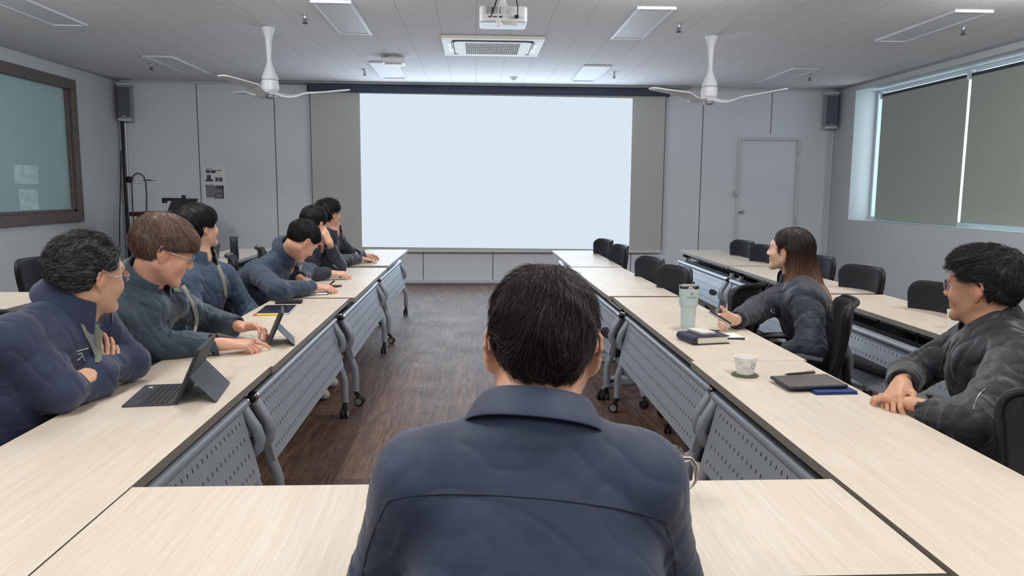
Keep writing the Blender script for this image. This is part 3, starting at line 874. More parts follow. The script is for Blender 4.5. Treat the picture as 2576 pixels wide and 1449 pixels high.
cm.location = (1.86, 2.36, 0); cm.rotation_euler = (0, 0, PI/2-.1)
dup(cm, (-1.60, 2.36, 0), -PI/2+.30, 'mesh back chair in which the man with folded arms sits')
dup(cm, (-1.66, 3.12, 0), -PI/2+.3, 'mesh back chair under the brown haired man with the small tablet')
dup(c0, (-1.72, 4.12, 0), -PI/2+.3, 'black chair under the young man looking up at the screen')
dup(c0, (-1.62, 5.95, 0), -PI/2+.3, 'black chair under the man with a hand at his cheek')
dup(c0, (-1.62, 6.75, 0), -PI/2+.3, 'black chair under the man with the mouse')
dup(cm, (.09, .98, 0), 0, 'mesh back chair under the man seen from behind')
dup(cm, (1.31, 1.60, 0), 2.12, 'empty mesh back chair with grey armrests at the right edge, nearest the camera')

# ---------------------------------------------------------------- wall things
t = thing('wall_notice', 'upper sheet of paper with small photos pinned on the far wall', 'notice', (-3.78, YW-.006, 1.565), 0, 'paper notices on the far wall')
b = MB(); b.bx(-.155, .155, -.002, .0, -.115, .125); b.build('sheet', M['paper'], t)
dk = pm('print_grey', srgb(88, 92, 102), .8); dk2 = pm('print_grey_light', srgb(132, 134, 144), .8)
b = MB()
for (x0, x1, z0, z1) in ((-.12, -.055, .035, .08), (-.045, .02, .035, .08), (.03, .105, .067, .08), (-.11, -.05, -.06, .01), (-.13, -.02, -.085, -.055), (.01, .055, -.085, -.025), (.065, .112, -.085, -.025), (-.13, -.03, .102, .108), (-.12, -.02, .088, .092)):
    b.bx(x0, x1, -.003, -.002, z0, z1)
b.build('printed_pictures', dk, t)
t = thing('wall_notice', 'lower sheet of paper with a large grey photo pinned on the far wall', 'notice', (-3.785, YW-.006, 1.34), 0, 'paper notices on the far wall')
b = MB(); b.bx(-.16, .16, -.002, .0, -.11, .108); b.build('sheet', M['paper'], t)
b = MB(); b.bx(-.125, .125, -.003, -.002, -.092, .082); b.build('printed_pictures', dk2, t)
b = MB()
for (x0, x1, z0, z1) in ((-.14, -.075, .078, .088), (-.065, -.02, .078, .088), (.02, .118, .035, .085), (.02, .1, -.035, -.022), (-.005, .02, -.075, -.045), (.105, .13, -.1, .085), (-.01, .13, -.104, -.09), (-.13, .0, .098, .102)):
    b.bx(x0, x1, -.004, -.003, z0, z1)
b.build('printed_blocks', dk, t)
t = thing('wall_socket', 'white wall socket beside the hanging cable in the far left corner', 'socket', (-4.865, YW-.005, 1.505))
b = MB(); b.bx(-.045, .045, -.012, .004, -.06, .06); b.build('plate', M['white'], t, bevel=.004)
b = MB(); b.bx(.012, .02, -.0135, -.012, .015, .03); b.bx(.012, .02, -.0135, -.012, -.03, -.015); b.build('socket_hole', M['black'], t)
b = MB(); b.lathe([(.045, 0), (.045, .03), (.03, .045), (.004, .05)], (-4.985, YW, 1.50), 20, Matrix.Rotation(PI/2, 3, 'X'))
tag(b.build('cable_plug', M['black'], None, smooth='auto'), 'round black plug on the wall beside the white socket', 'plug')
b = MB(); pts = []
for i in range(25):
    a = PI*i/24; pts.append((-4.86-.09*math.cos(a)*-1, YW-.03, 1.50+.14*math.sin(a)))
pts = [(-4.95, YW-.03, .75), (-4.955, YW-.03, 1.1), (-4.95, YW-.03, 1.38)]+[(-4.85-.10*math.cos(PI*i/12), YW-.03, 1.45+.14*math.sin(PI*i/12)) for i in range(13)]+[(-4.745, YW-.03, 1.3), (-4.76, YW-.04, 1.0), (-4.78, YW-.1, .75)]
b.tube(pts, .007, 6); tag(b.build('looped_cable', M['black'], None, smooth='auto'), 'thin black cable looping over the white wall socket', 'cable')
b = MB(); b.bx(-4.80, -4.62, YW-.008, YW-.002, 1.485, 1.492); b.bx(-4.74, -4.68, YW-.009, YW-.002, 1.49, 1.502)
tag(b.build('marker_scrawl', M['seam'], None), 'short dark mark on the wall right of the white socket', 'mark')
# corner cables
for k, (x, y, r, lab, m_) in enumerate(((-5.035, YW-.03, .016, 'thick dark cable bundle running down the far left corner', 'black'), (-5.00, YW-.025, .012, 'grey conduit running down the far left corner', 'alu'), (-5.04, YW-.10, .010, 'thin grey cable left of the conduit in the far left corner', 'grey_paint'), (-5.03, YW-.065, .009, 'thin black cable in the far left corner', 'black'))):
    b = MB(); pts = [(x+.008*math.sin(z*3+k), y-.01*math.sin(z*2.1+k*2), z) for z in [.02+i*(H-.10)/14 for i in range(15)]]
    b.tube(pts, r, 8); tag(b.build('corner_cable', M[m_], None, smooth='auto'), lab, 'cable', 'cables in the far left corner')
b = MB(); b.tube([(-5.03, YW-.12, 1.9), (-5.02, YW-.22, 1.4), (-5.00, YW-.35, .95), (-4.98, YW-.45, .5)], .008, 6)
tag(b.build('loose_cable', M['black'], None, smooth='auto'), 'loose black cable curving away from the far left corner', 'cable')
t = thing('wall_socket', 'white wall socket on the right wall below the window', 'socket', (XR-.003, 9.93, .34), 0)
b = MB(); b.bx(-.010, .002, -.045, .045, -.075, .075); b.build('plate', M['white'], t, bevel=.003)
b = MB(); b.bx(-.012, -.0095, -.012, .012, -.02, .0); b.build('socket_hole', M['grey_paint'], t)

# lectern with a screen on it
t = thing('lectern', 'dark red wooden lectern in the far left corner', 'lectern', (-4.0, 10.2, 0))
b = MB(); b.slab([(-.46, -.20), (-.18, -.30), (.46, -.30), (.46, .30), (-.46, .30)], 1.02, 1.075); b.build('lectern_top', M['mahogany'], t, bevel=.006)
b = MB(); b.bx(-.36, .42, -.22, .28, 0, 1.02); b.build('lectern_body', M['mahogany'], t, bevel=.006)
t = thing('computer_monitor', 'black monitor tilted back on the lectern', 'monitor', (-3.86, 10.15, 1.075))
b = MB(); b.slab([(-.20, -.005), (.20, -.005), (.20, .02), (-.20, .02)], -.12, .14)
b.v = [((x+.25*(z+.12))*.82, y, (z)*.62) for x, y, z in b.v]
b.build('screen', M['black'], t, bevel=.004, loc=(0, 0, .09), rot=(-.25, 0, 0))
b = MB(); b.bx(-.1, .1, -.05, .1, 0, .012); b.tube([(0, .05, .01), (0, .04, .08)], .02, 8); b.build('stand', M['black'], t, bevel=.003)
b = MB(); b.bx(-.13, .10, -.03, .03, -.02, .02); b.bx(-.13, -.09, -.03, .06, -.05, .0)
tag(b.build('document_camera', M['black'], None, bevel=.006, loc=(-3.98, 10.2, 1.235)), 'flat black device arm above the lectern monitor', 'device')
b = MB(); b.tube([(0, 0, 0), (.01, 0, .06)], .028, 10); b.tube([(-.03, 0, -.01), (.03, 0, .01)], .02, 10)
tag(b.build('desk_webcam', M['black'], None, smooth='auto', loc=(-3.85, 10.22, 1.23)), 'small black webcam beside the device above the monitor', 'webcam')
# black bottle on the rear left table and papers
t = thing('drink_bottle', 'black cylindrical bottle standing on the rear left table', 'bottle', (-2.27, 7.22, TZ))
b = MB(); b.lathe([(.036, 0), (.038, .006), (.038, .165), (.036, .172)], n=24); b.build('bottle_body', M['black'], t, smooth='auto')
b = MB(); b.lathe([(.040, .170), (.040, .212), (.036, .218)], n=24); b.build('lid', M['dark'], t, smooth='auto')
b = MB(); b.bx(-.018, -.002, -.0392, -.0380, .02, .05); b.build('sticker', M['grey_paint'], t)
def slabthing(name, label, cat, loc, w, d, h, mat, rz=0, group=None, r=.008, bev=.0015):
    b = MB(); b.slab(rrect(w, d, r), 0, h)
    o = b.build(name, mat, None, bevel=bev, loc=loc, rot=(0, 0, rz)); return tag(o, label, cat, group)
slabthing('tablet_computer', 'pale tablet lying on the rear left table behind the young man', 'tablet', (-2.47, 6.92, TZ), .19, .25, .012, pm('pale_blue', srgb(190, 205, 212), .3), .2)
slabthing('paper_stack', 'white paper pad lying in front of the pale tablet on the rear left table', 'paper', (-2.36, 6.62, TZ), .20, .14, .014, M['paper'], .1, bev=.001)
b = MB(); b.slab([(-.13, -.0), (.10, 0), (.15, .012), (-.10, .012)], 0, .16)
tag(b.build('folded_laptop', M['black'], None, bevel=.003, loc=(-2.60, 7.30, TZ), rot=(-.45, 0, 0)), 'black slanted laptop lid on the rear left table beyond the young man', 'laptop')

# ================================================================ people
# A small signed-distance sculpting kit: tapered capsules and ellipsoids melted together, meshed with surface nets
def v_(x): return np.array(x, dtype=np.float32)
class Sdf:
    def __init__(s): s.P = []; s.post = None; s.maxdisp = 0.0
    def cap(s, a, b, ra, rb=None, k=.02, op='u', flat=None):
        a = v_(a); b = v_(b); rb = ra if rb is None else rb
        fl = None if flat is None else (v_(flat[0])/np.linalg.norm(flat[0]), flat[1])
        s.P.append(('c', (a, b, ra, rb, fl), (a+b)/2, float(np.linalg.norm(a-b)/2+max(ra, rb)), k, op)); return s
    def ell(s, c, r, R=None, k=.02, op='u'):
        c = v_(c); r = v_(r); s.P.append(('e', (c, r, None if R is None else np.array(R, dtype=np.float32)), c, float(max(r)), k, op)); return s
    def box(s, c, h, R=None, rd=.003, k=.004, op='u'):
        c = v_(c); h = v_(h); s.P.append(('b', (c, h, None if R is None else np.array(R, dtype=np.float32), rd), c, float(np.linalg.norm(h)), k, op)); return s
    @staticmethod
    def one(pr, p):
        kind, q = pr[0], pr[1]
        if kind == 'c':
            a, b, ra, rb, fl = q
            ab = b-a; pa = p-a
            t = np.clip((pa @ ab)/max(1e-9, float(ab @ ab)), 0, 1)
            d = pa-t[:, None]*ab
            if fl is not None:
                dn = d @ fl[0]; d = d+fl[0][None, :]*(dn*(1/fl[1]-1))[:, None]
                return (np.sqrt((d*d).sum(1))-(ra+(rb-ra)*t))*(fl[1]**.5)
            return np.sqrt((d*d).sum(1))-(ra+(rb-ra)*t)
        if kind == 'e':
            c, r, R = q; d = p-c
            if R is not None: d = d @ R
            k0 = np.sqrt(((d/r)**2).sum(1)); k1 = np.sqrt(((d/(r*r))**2).sum(1))
            return k0*(k0-1)/np.maximum(k1, 1e-6)
        c, h, R, rd = q; d = p-c
        if R is not None: d = d @ R
        e = np.abs(d)-(h-rd)
        return np.sqrt((np.maximum(e, 0)**2).sum(1))+np.minimum(e.max(1), 0)-rd
    def ev(s, p, idx=None):
        out = None
        for i in (range(len(s.P)) if idx is None else idx):
            pr = s.P[i]; d = s.one(pr, p); k = pr[4]
            if pr[5] == 'u':
                if out is None: out = d
                else:
                    h = np.maximum(k-np.abs(out-d), 0)/k; out = np.minimum(out, d)-h*h*k*.25
            elif out is not None:
                h = np.maximum(k-np.abs(-out-d), 0)/k
                if pr[5] == 's': out = -(np.minimum(-out, d)-h*h*k*.25)
                else:  # intersection
                    h = np.maximum(k-np.abs(out-d), 0)/k; out = np.maximum(out, d)+h*h*k*.25
        if out is None: out = np.full(len(p), 1.0, dtype=np.float32)
        if s.post is not None: out = s.post(p, out)
        return out
    def mesh(s, h, lo=None, hi=None):
        us = [p for p in s.P if p[5] == 'u']
        L = np.min([p[2]-p[3] for p in us], 0)-3*h-s.maxdisp; U = np.max([p[2]+p[3] for p in us], 0)+3*h+s.maxdisp
        if lo is not None: L = np.maximum(L, v_(lo))
        if hi is not None: U = np.minimum(U, v_(hi))
        B = 16
        nb = np.maximum(1, np.ceil((U-L)/h/B).astype(int)); N = nb*B
        F = np.empty(tuple(N), dtype=np.float32)
        ax = [L[i]+h*np.arange(N[i], dtype=np.float32) for i in range(3)]
        g = np.stack(np.meshgrid(*[L[i]+h*(np.arange(nb[i])*B+(B-1)/2) for i in range(3)], indexing='ij'), -1).reshape(-1, 3).astype(np.float32)
        hd = h*B*.5*1.7321; dc = s.ev(g)
        pc = np.array([p[2] for p in s.P]); pr = np.array([p[3] for p in s.P]); kk = max(p[4] for p in s.P)
        n = 0
        for bi in range(nb[0]):
            for bj in range(nb[1]):
                for bk in range(nb[2]):
                    d = dc[n]; c = g[n]; n += 1
                    sl = (slice(bi*B, bi*B+B), slice(bj*B, bj*B+B), slice(bk*B, bk*B+B))
                    if abs(d) > hd*1.6+s.maxdisp+.01: F[sl] = d; continue
                    idx = np.nonzero(np.linalg.norm(pc-c, axis=1)-pr < hd+kk+.01)[0]
                    if len(idx) == 0: F[sl] = 1; continue
                    P = np.stack(np.meshgrid(ax[0][sl[0]], ax[1][sl[1]], ax[2][sl[2]], indexing='ij'), -1).reshape(-1, 3)
                    F[sl] = s.ev(P, idx).reshape(B, B, B)
        return surfnets(F, L, h)

def surfnets(F, L, h):
    s = F < 0
    c = np.zeros(tuple(np.array(F.shape)-1), dtype=np.uint8)
    X, Y, Z = F.shape
    def cs(a, i, j, k): return a[i:X-1+i, j:Y-1+j, k:Z-1+k]
    for i in (0, 1):
        for j in (0, 1):
            for k in (0, 1): c += cs(s, i, j, k)
    I = np.argwhere((c > 0) & (c < 8))
    if len(I) == 0: return np.zeros((0, 3)), np.zeros((0, 4), int)
    acc = np.zeros((len(I), 3), dtype=np.float64); cnt = np.zeros(len(I))
    corners = [(i, j, k) for i in (0, 1) for j in (0, 1) for k in (0, 1)]
    val = {q: F[I[:, 0]+q[0], I[:, 1]+q[1], I[:, 2]+q[2]] for q in corners}
    for a in corners:
        for axn in range(3):
            if a[axn] == 1: continue
            b = list(a); b[axn] = 1; b = tuple(b)
            fa, fb = val[a], val[b]; m = (fa < 0) != (fb < 0)
            t = np.where(m, fa/np.where(m, fa-fb, 1), 0)
            pos = np.array(a, dtype=np.float64)[None, :].repeat(len(I), 0); pos[:, axn] += t
            acc[m] += pos[m]; cnt[m] += 1
    V = (I+acc/cnt[:, None])*h+L
    vid = np.full(c.shape, -1, dtype=np.int64); vid[I[:, 0], I[:, 1], I[:, 2]] = np.arange(len(I))
    Q = []
    for axn in range(3):
        o = [(1, 0, 0), (0, 1, 0), (0, 0, 1)][axn]
        A = s[:X-o[0], :Y-o[1], :Z-o[2]]; Bv = s[o[0]:, o[1]:, o[2]:]
        E = np.argwhere(A != Bv)
        u, w = [(1, 2), (2, 0), (0, 1)][axn]
        E = E[(E[:, u] > 0) & (E[:, w] > 0) & (E[:, u] < F.shape[u]-1) & (E[:, w] < F.shape[w]-1)]
        def g(du, dw):
            q = E.copy(); q[:, u] += du; q[:, w] += dw; return vid[q[:, 0], q[:, 1], q[:, 2]]
        quad = np.stack([g(-1, -1), g(0, -1), g(0, 0), g(-1, 0)], 1)
        ins = s[E[:, 0], E[:, 1], E[:, 2]]
        quad[~ins] = quad[~ins][:, ::-1]
        Q.append(quad)
    return V, np.concatenate(Q)

def np_mesh(name, V, Q, mat, parent=None, off=(0, 0, 0), col=None, smooth=True, tri=False):
    me = bpy.data.meshes.new(name)
    V = np.asarray(V, dtype=np.float32)-v_(off)
    n = Q.shape[1]
    me.vertices.add(len(V)); me.vertices.foreach_set('co', V.ravel())
    me.loops.add(Q.size); me.loops.foreach_set('vertex_index', Q.astype(np.int32).ravel())
    me.polygons.add(len(Q)); me.polygons.foreach_set('loop_start', (np.arange(len(Q))*n).astype(np.int32))
    me.polygons.foreach_set('loop_total', np.full(len(Q), n, dtype=np.int32))
    me.update(calc_edges=True)
    if smooth: me.polygons.foreach_set('use_smooth', np.ones(len(Q), dtype=bool))
    if col is not None:
        a = me.color_attributes.new('Col', 'FLOAT_COLOR', 'POINT')
        c4 = np.ones((len(V), 4), dtype=np.float32); c4[:, :3] = col
        a.data.foreach_set('color', c4.ravel())
    me.materials.append(mat)
    o = bpy.data.objects.new(name, me); COL.objects.link(o)
    if parent is not None: o.parent = parent
    return o

def join(parts):
    Vs, Qs, n = [], [], 0
    for V, Q in parts:
        Vs.append(V); Qs.append(Q+n); n += len(V)
    return np.concatenate(Vs), np.concatenate(Qs)

def lin(c): return np.array(srgb(*c)[:3], dtype=np.float32)

def skin_mat():
    t = NT('skin'); b = t.b
    at = t.n('ShaderNodeAttribute'); at.attribute_name = 'Col'
    v = t.coord(); f = t.noise(v, 60, 4, .6)
    mx = t.n('ShaderNodeMix', data_type='RGBA', blend_type='MULTIPLY'); mx.inputs[0].default_value = 1
    t.l(at.outputs['Color'], mx.inputs[6]); t.l(t.ramp(f, [(.3, (.93, .91, .90, 1)), (.7, (1, 1, 1, 1))]), mx.inputs[7])
    t.l(mx.outputs[2], b.inputs['Base Color'])
    b.inputs['Roughness'].default_value = .48; b.inputs['Subsurface Weight'].default_value = .12
    b.inputs['Subsurface Radius'].default_value = (.012, .005, .003); b.inputs['Subsurface Scale'].default_value = .6
    b.inputs['Specular IOR Level'].default_value = .4
    t.bump(t.noise(v, 420, 2), .12, .0006)
    return t.m
def hair_mat():
    t = NT('hair'); b = t.b
    at = t.n('ShaderNodeAttribute'); at.attribute_name = 'Col'
    t.l(at.outputs['Color'], b.inputs['Base Color'])
    b.inputs['Roughness'].default_value = .38; b.inputs['Specular IOR Level'].default_value = .45
    return t.m
MS, MH = skin_mat(), hair_mat()

def Rm(yaw, pitch=0, roll=0):
    # heading clockwise from +y (degrees), nose down, head tilt to its own right
    y, p, r = math.radians(-yaw), math.radians(-pitch), math.radians(roll)
    return np.array(Matrix.Rotation(y, 3, 'Z') @ Matrix.Rotation(p, 3, 'X') @ Matrix.Rotation(r, 3, 'Y'), dtype=np.float32)

class Head:
    def __init__(s, c, yaw, pitch=0, roll=0, sc=1.0):
        s.c = v_(c); s.R = Rm(yaw, pitch, roll); s.s = sc
    def w(s, q): return s.c+s.R @ (v_(q)*s.s)
    def loc(s, P): return ((P-s.c) @ s.R)/s.s

def head_sdf(S_, H_, female=False, full=0.0, ear=(1.0, 24)):
    es, ea = ear
    w = H_.w; k = H_.s; R = H_.R
    S_.ell(w((0, -.014, .032)), v_((.0745, .094, .082))*k, R, k=.02)
    S_.ell(w((0, .026, .005)), v_((.066, .064, .085))*k, R, k=.03)
    S_.ell(w((0, .030, -.055)), v_((.052+full*.01, .052, .050+full*.004))*k, R, k=.03)
    for x in (-1, 1):
        S_.cap(w((x*.054, -.002, -.045)), w((x*.020, .066, -.094)), .0175*k+full*.006, .0135*k+full*.003, k=.03)
        S_.ell(w((x*.040, .060, -.028)), v_((.024, .024, .026))*k, R, k=.025)
    S_.cap(w((-.010, .078, -.097)), w((.010, .078, -.097)), .0135*k, k=.025)
    S_.cap(w((-.032, .080, .028)), w((.032, .080, .028)), .010*k, k=.02)
    for x in (-1, 1):
        S_.ell(w((x*.031, .094, .008)), v_((.016, .012, .011))*k, R, k=.014, op='s')
        S_.ell(w((x*.031, .0735, .007)), v_((.0125, .0125, .0115))*k, R, k=.004)
    S_.cap(w((0, .086, .018)), w((0, .106, -.024)), .0070*k, .0095*k, k=.014)
    for x in (-1, 1): S_.ell(w((x*.0115, .098, -.029)), v_((.0075, .010, .0075))*k, R, k=.008)
    S_.cap(w((-.017, .086, -.0545)), w((.017, .086, -.0545)), .0055*k, k=.010)
    S_.cap(w((0, .090, -.0535)), w((0, .0905, -.054)), .0065*k, k=.010)
    S_.cap(w((-.014, .086, -.0665)), w((.014, .086, -.0665)), .0062*k, k=.009)
    S_.cap(w((-.021, .0935, -.0605)), w((.021, .0935, -.0605)), .0013*k, k=.003, op='s')
    # ears: bowl, rim, lobe
    for x in (-1, 1):
        Re = R @ np.array(Matrix.Rotation(x*math.radians(ea), 3, 'Z') @ Matrix.Rotation(math.radians(-12), 3, 'X'), dtype=np.float32)
        S_.ell(w((x*(.0765+(ea-24)*.0003), -.004, -.004)), v_((.0095+(ea-24)*.0002, .017, .029))*k*es, Re, k=.012)
        rim = [(.000, .014, .012), (.004, .008, .026), (.008, -.006, .031), (.010, -.018, .024), (.010, -.0215, .008), (.007, -.018, -.008), (.003, -.010, -.020)]
        so = (ea-24)*.00035
        pts = [w((x*(.0775+a*es+so*max(0, (.012-b)/.026)), b*es-.006, c*es-.002)) for a, b, c in rim]
        for i in range(len(pts)-1): S_.cap(pts[i], pts[i+1], .0036*k, k=.004)
        S_.ell(w((x*.0775, -.006, -.030)), v_((.0050, .0085, .0095))*k, Re, k=.006)
        S_.ell(w((x*(.0775+so), -.012, .002)), v_((.0085, .009, .024))*k*es, Re, k=.012)
        S_.ell(w((x*.089, .003, -.001)), v_((.0055, .0085, .0125))*k, Re, k=.006, op='s')

def face_color(H_, V, base, brow=True, female=False, lip=(176, 104, 98)):
    L = H_.loc(V); c = np.tile(lin(base), (len(V), 1))
    def blend(m, col, a=1.0):
        m = np.clip(m*a, 0, 1)[:, None]; return c*(1-m)+lin(col)[None, :]*m
    def near(pt, r, soft=.6):
        d = np.linalg.norm((L-v_(pt)[None, :]), axis=1); return np.clip((r-d)/(r*soft), 0, 1)
    red = (218, 148, 128)
    for x in (-1, 1):
        c = blend(near((x*.084, -.01, -.002), .034, .5)*(np.abs(L[:, 0]) > .074), red, .45)
        c = blend(near((x*.045, .075, -.03), .03), (222, 160, 138), .35)
    c = blend(near((0, .108, -.028), .018), (216, 146, 128), .4)
    lipd = np.maximum(np.abs(L[:, 0])/.022, np.abs(L[:, 2]+.0605)/.0115)
    c = blend(np.clip((1-lipd)/.3, 0, 1)*(L[:, 1] > .08), lip)
    if brow:
        for x in (-1, 1):
            a = v_((x*.016, .086, .030)); b_ = v_((x*.046, .072, .032)); ab = b_-a
            t = np.clip(((L-a) @ ab)/(ab @ ab), 0, 1); d = np.linalg.norm(L-a-t[:, None]*ab, axis=1)
            c = blend(np.clip((.0062-d)/.003, 0, 1), (52, 42, 40), .85)
    for x in (-1, 1):
        e = v_((x*.031, .0735, .007)); d = np.linalg.norm(L-e, axis=1)
        on = (d < .0137) & (L[:, 1] > .080) & (np.abs(L[:, 2]-.007) < .0048)
        c[on] = lin((214, 206, 200))
        ir = on & (np.hypot(L[:, 0]-e[0], L[:, 2]-.007) < .0052); c[ir] = lin((34, 24, 20))
        lid = (d < .0150) & (L[:, 1] > .079) & (np.abs(L[:, 2]-.007) >= .0046) & (np.abs(L[:, 2]-.007) < .0064); c[lid] = lin((74, 52, 46))
    return c

def hand_sdf(S_, wrist, f, n, side, curl=(20, 25, 20), spread=4, thumb=(30, 20), sc=1.0, fore=None, fcurl=None, tdir=None):
    """five fingers; f points to the fingers, n is the back of the hand, side +1 right hand"""
    w = v_(wrist); f = v_(f)/np.linalg.norm(f); n = v_(n); n = n-f*(n @ f); n /= np.linalg.norm(n)
    t = side*np.cross(n, f)
    if fore is not None: S_.cap(v_(fore), w+f*.005, .034*sc, .0265*sc, k=.02, flat=(n, .86))
    mcp = [(.088, .0295), (.092, .0095), (.088, -.0105), (.080, -.0285)]
    lens = [(.043, .026, .021), (.047, .029, .022), (.043, .027, .021), (.034, .021, .019)]
    rad = [.0088, .0090, .0085, .0076]
    tips = []
    for i in range(4):
        m = w+f*mcp[i][0]*sc+t*mcp[i][1]*sc
        S_.cap(w+t*mcp[i][1]*.55*sc+f*.01, m-n*.002, .0145*sc, .0118*sc, k=.016)
        cu = curl if fcurl is None else fcurl[i]
        lat = math.radians(spread*(1.5-i)); d0 = f*math.cos(lat)+t*math.sin(lat)
        a = 0; p = m; r = rad[i]*sc
        for j in range(3):
            a += math.radians(cu[j]); d = d0*math.cos(a)-n*math.sin(a)
            q = p+d*lens[i][j]*sc; S_.cap(p, q, r, r*.93, k=.0035 if j or True else .01); r *= .93; p = q
        tips.append(p)
    # thumb leaves the side of the palm
    b0 = w+f*.018*sc+t*.020*sc-n*.006
    a1, a2 = math.radians(thumb[0]), math.radians(thumb[1])
    td = v_(tdir) if tdir is not None else f*math.cos(a1)+t*math.sin(a1)-n*.25
    td = td/np.linalg.norm(td)
    b1 = b0+td*.046*sc; S_.cap(b0, b1, .0150*sc, .0112*sc, k=.016)
    d2 = td*math.cos(a2)+(f*.8-t*.5-n*.2)*math.sin(a2); d2 /= np.linalg.norm(d2)
    b2 = b1+d2*.032*sc; S_.cap(b1, b2, .0105*sc, .0095*sc, k=.006)
    d3 = d2*math.cos(a2*.8)+(f*.6-t*.7-n*.3)*math.sin(a2*.8); d3 /= np.linalg.norm(d3)
    b3 = b2+d3*.026*sc; S_.cap(b2, b3, .0094*sc, .0082*sc, k=.005)
    tips.append(b3)
    return tips

def nz(p, s, seed=0.0):
    x, y, z = p[:, 0]*s+seed, p[:, 1]*s+seed*1.7, p[:, 2]*s-seed
    return (np.sin(x*1.0+1.6*np.sin(y*1.3+.7*z)+seed)+np.sin(y*1.4+1.3*np.sin(z*1.2+.9*x)+2.1)+np.sin(z*1.1+1.5*np.sin(x*.9+1.1*y)+4.2))/3

def cloth_post(folds, amp=.0035, sc=22, seed=0.0):
    def post(p, d):
        m = np.abs(d) < .05
        if not m.any(): return d
        q = p[m]; e = nz(q, sc, seed)
        r = 1-np.abs(nz(q, sc*.62, seed+3)) ; r = r*r*r
        r2 = 1-np.abs(nz(q, sc*1.45, seed+5)); r2 = r2**4
        dd = amp*e+amp*1.5*(r-.35)+amp*.9*(r2-.3)
        for (c, a, lam, A, rad) in folds:
            rel = q-c; dist2 = (rel*rel).sum(1)
            ph = (rel @ a)/lam*2*PI+3.2*nz(q, 11, seed+1)+1.2*nz(q, 29, seed+4)
            s = 1-np.abs(np.sin(ph*.5)); s = s*s
            dd = dd-A*.8*(s*s-.25)*np.exp(-dist2/(rad*rad))*(.55+.9*np.clip(nz(q, 14, seed+6)+.3, 0, 1))
        out = d.copy(); out[m] = d[m]+dd
        return out
    return post

def strands(H_, sdf, roots, comb, n_seg=6, length=.05, r=.0006, lift=.003, cols=None, curl=.0, rng=None, wave=.25, clump=26, hl=None):
    """thin tapered hairs that follow the surface of the hair volume"""
    rng = rng or np.random.default_rng(3)
    N = len(roots); P = [roots.astype(np.float32)]
    L0 = H_.loc(roots); ln = length*(.55+.9*rng.random(N))
    li = lift*rng.random(N)**2*2.0
    wob = rng.normal(size=(N, 3)).astype(np.float32)*wave
    p = roots.astype(np.float32)
    def grad(q):
        e = .0015; g = np.stack([sdf.ev(q+v_((e, 0, 0)))-sdf.ev(q-v_((e, 0, 0))), sdf.ev(q+v_((0, e, 0)))-sdf.ev(q-v_((0, e, 0))), sdf.ev(q+v_((0, 0, e)))-sdf.ev(q-v_((0, 0, e)))], 1)
        return g/np.maximum(np.linalg.norm(g, axis=1), 1e-9)[:, None]
    G = grad(p)
    for sgi in range(n_seg):
        g = comb(H_.loc(p)) @ H_.R.T
        cl = np.stack([nz(p-H_.c, clump, 1), nz(p-H_.c, clump, 5), nz(p-H_.c, clump, 9)], 1)
        g = g+wob*.5+cl*wave*1.6
        if curl: 
            ph = sgi*1.3+L0[:, 0]*90; g = g+curl*np.cross(G, g)*np.sin(ph)[:, None]
        g = g-G*(g*G).sum(1)[:, None]; g /= np.maximum(np.linalg.norm(g, axis=1), 1e-6)[:, None]
        p = p+g*(ln/n_seg)[:, None]
        G = grad(p); d = sdf.ev(p)
        p = p-G*(d-li*(.3+sgi/n_seg))[:, None]
        P.append(p.astype(np.float32))
    P = np.stack(P, 1); K = n_seg+1
    if hl is None:
        LL = H_.loc(P.reshape(-1, 3))
        bad = (((LL[:, 1] > .045) & (LL[:, 2] < .055)) | (np.abs(sdf.ev(P.reshape(-1, 3).astype(np.float32))) > .014)).reshape(N, K).any(1)
        if bad.all(): bad[0] = False
        P = P[~bad]; G = G[~bad]; L0 = L0[~bad]; N = len(P)
    if hl is not None:      # drop hairs that stray over the face or the neck
        LL = H_.loc(P.reshape(-1, 3)); zz = hair_line(LL, **hl)
        bad = ((LL[:, 2] < zz-.016-.012*(LL[:, 1] < 0)) | (np.abs(sdf.ev(P.reshape(-1, 3).astype(np.float32))) > .022)).reshape(N, K).any(1)
        if bad.all(): bad[0] = False
        P = P[~bad]; G = G[~bad]; L0 = L0[~bad]; N = len(P)
    T = np.gradient(P, axis=1); T /= np.maximum(np.linalg.norm(T, axis=2), 1e-9)[..., None]
    A = np.cross(T, np.repeat(G[:, None, :], K, 1)); A /= np.maximum(np.linalg.norm(A, axis=2), 1e-9)[..., None]
    Bn = np.cross(T, A)
    rr = r*(.7+.6*rng.random(N))[:, None]*np.linspace(1, .25, K)[None, :]
    V = []
    for j in range(3):
        an = 2*PI*j/3; V.append(P+(A*math.cos(an)+Bn*math.sin(an))*rr[..., None])
    V = np.stack(V, 2)
    base = (np.arange(N)[:, None, None]*K+np.arange(n_seg)[None, :, None])*3
    j = np.arange(3)[None, None, :]; j2 = (j+1) % 3
    Q = np.stack([base+j, base+j2, base+3+j2, base+3+j], -1).reshape(-1, 4)
    C = None
    if cols is not None:
        C = cols(L0, P, rng); C = np.repeat(C.reshape(N, K, 1, 3), 3, 2).reshape(-1, 3)
    return V.reshape(-1, 3), Q, C

def hair_line(L, front=.070, temple=.020, ear=.020, side_back=-.035, nape=-.075, fr_y=.055):
    """height below which there is no hair, as a function of the direction around the head"""
    th = np.degrees(np.arctan2(np.abs(L[:, 0]), L[:, 1]+.005))
    xs = [0, 38, 58, 80, 98, 118, 150, 180]
    zs = [front, front-.008, temple, temple-.004, ear, side_back, nape, nape]
    return np.interp(th, xs, zs)

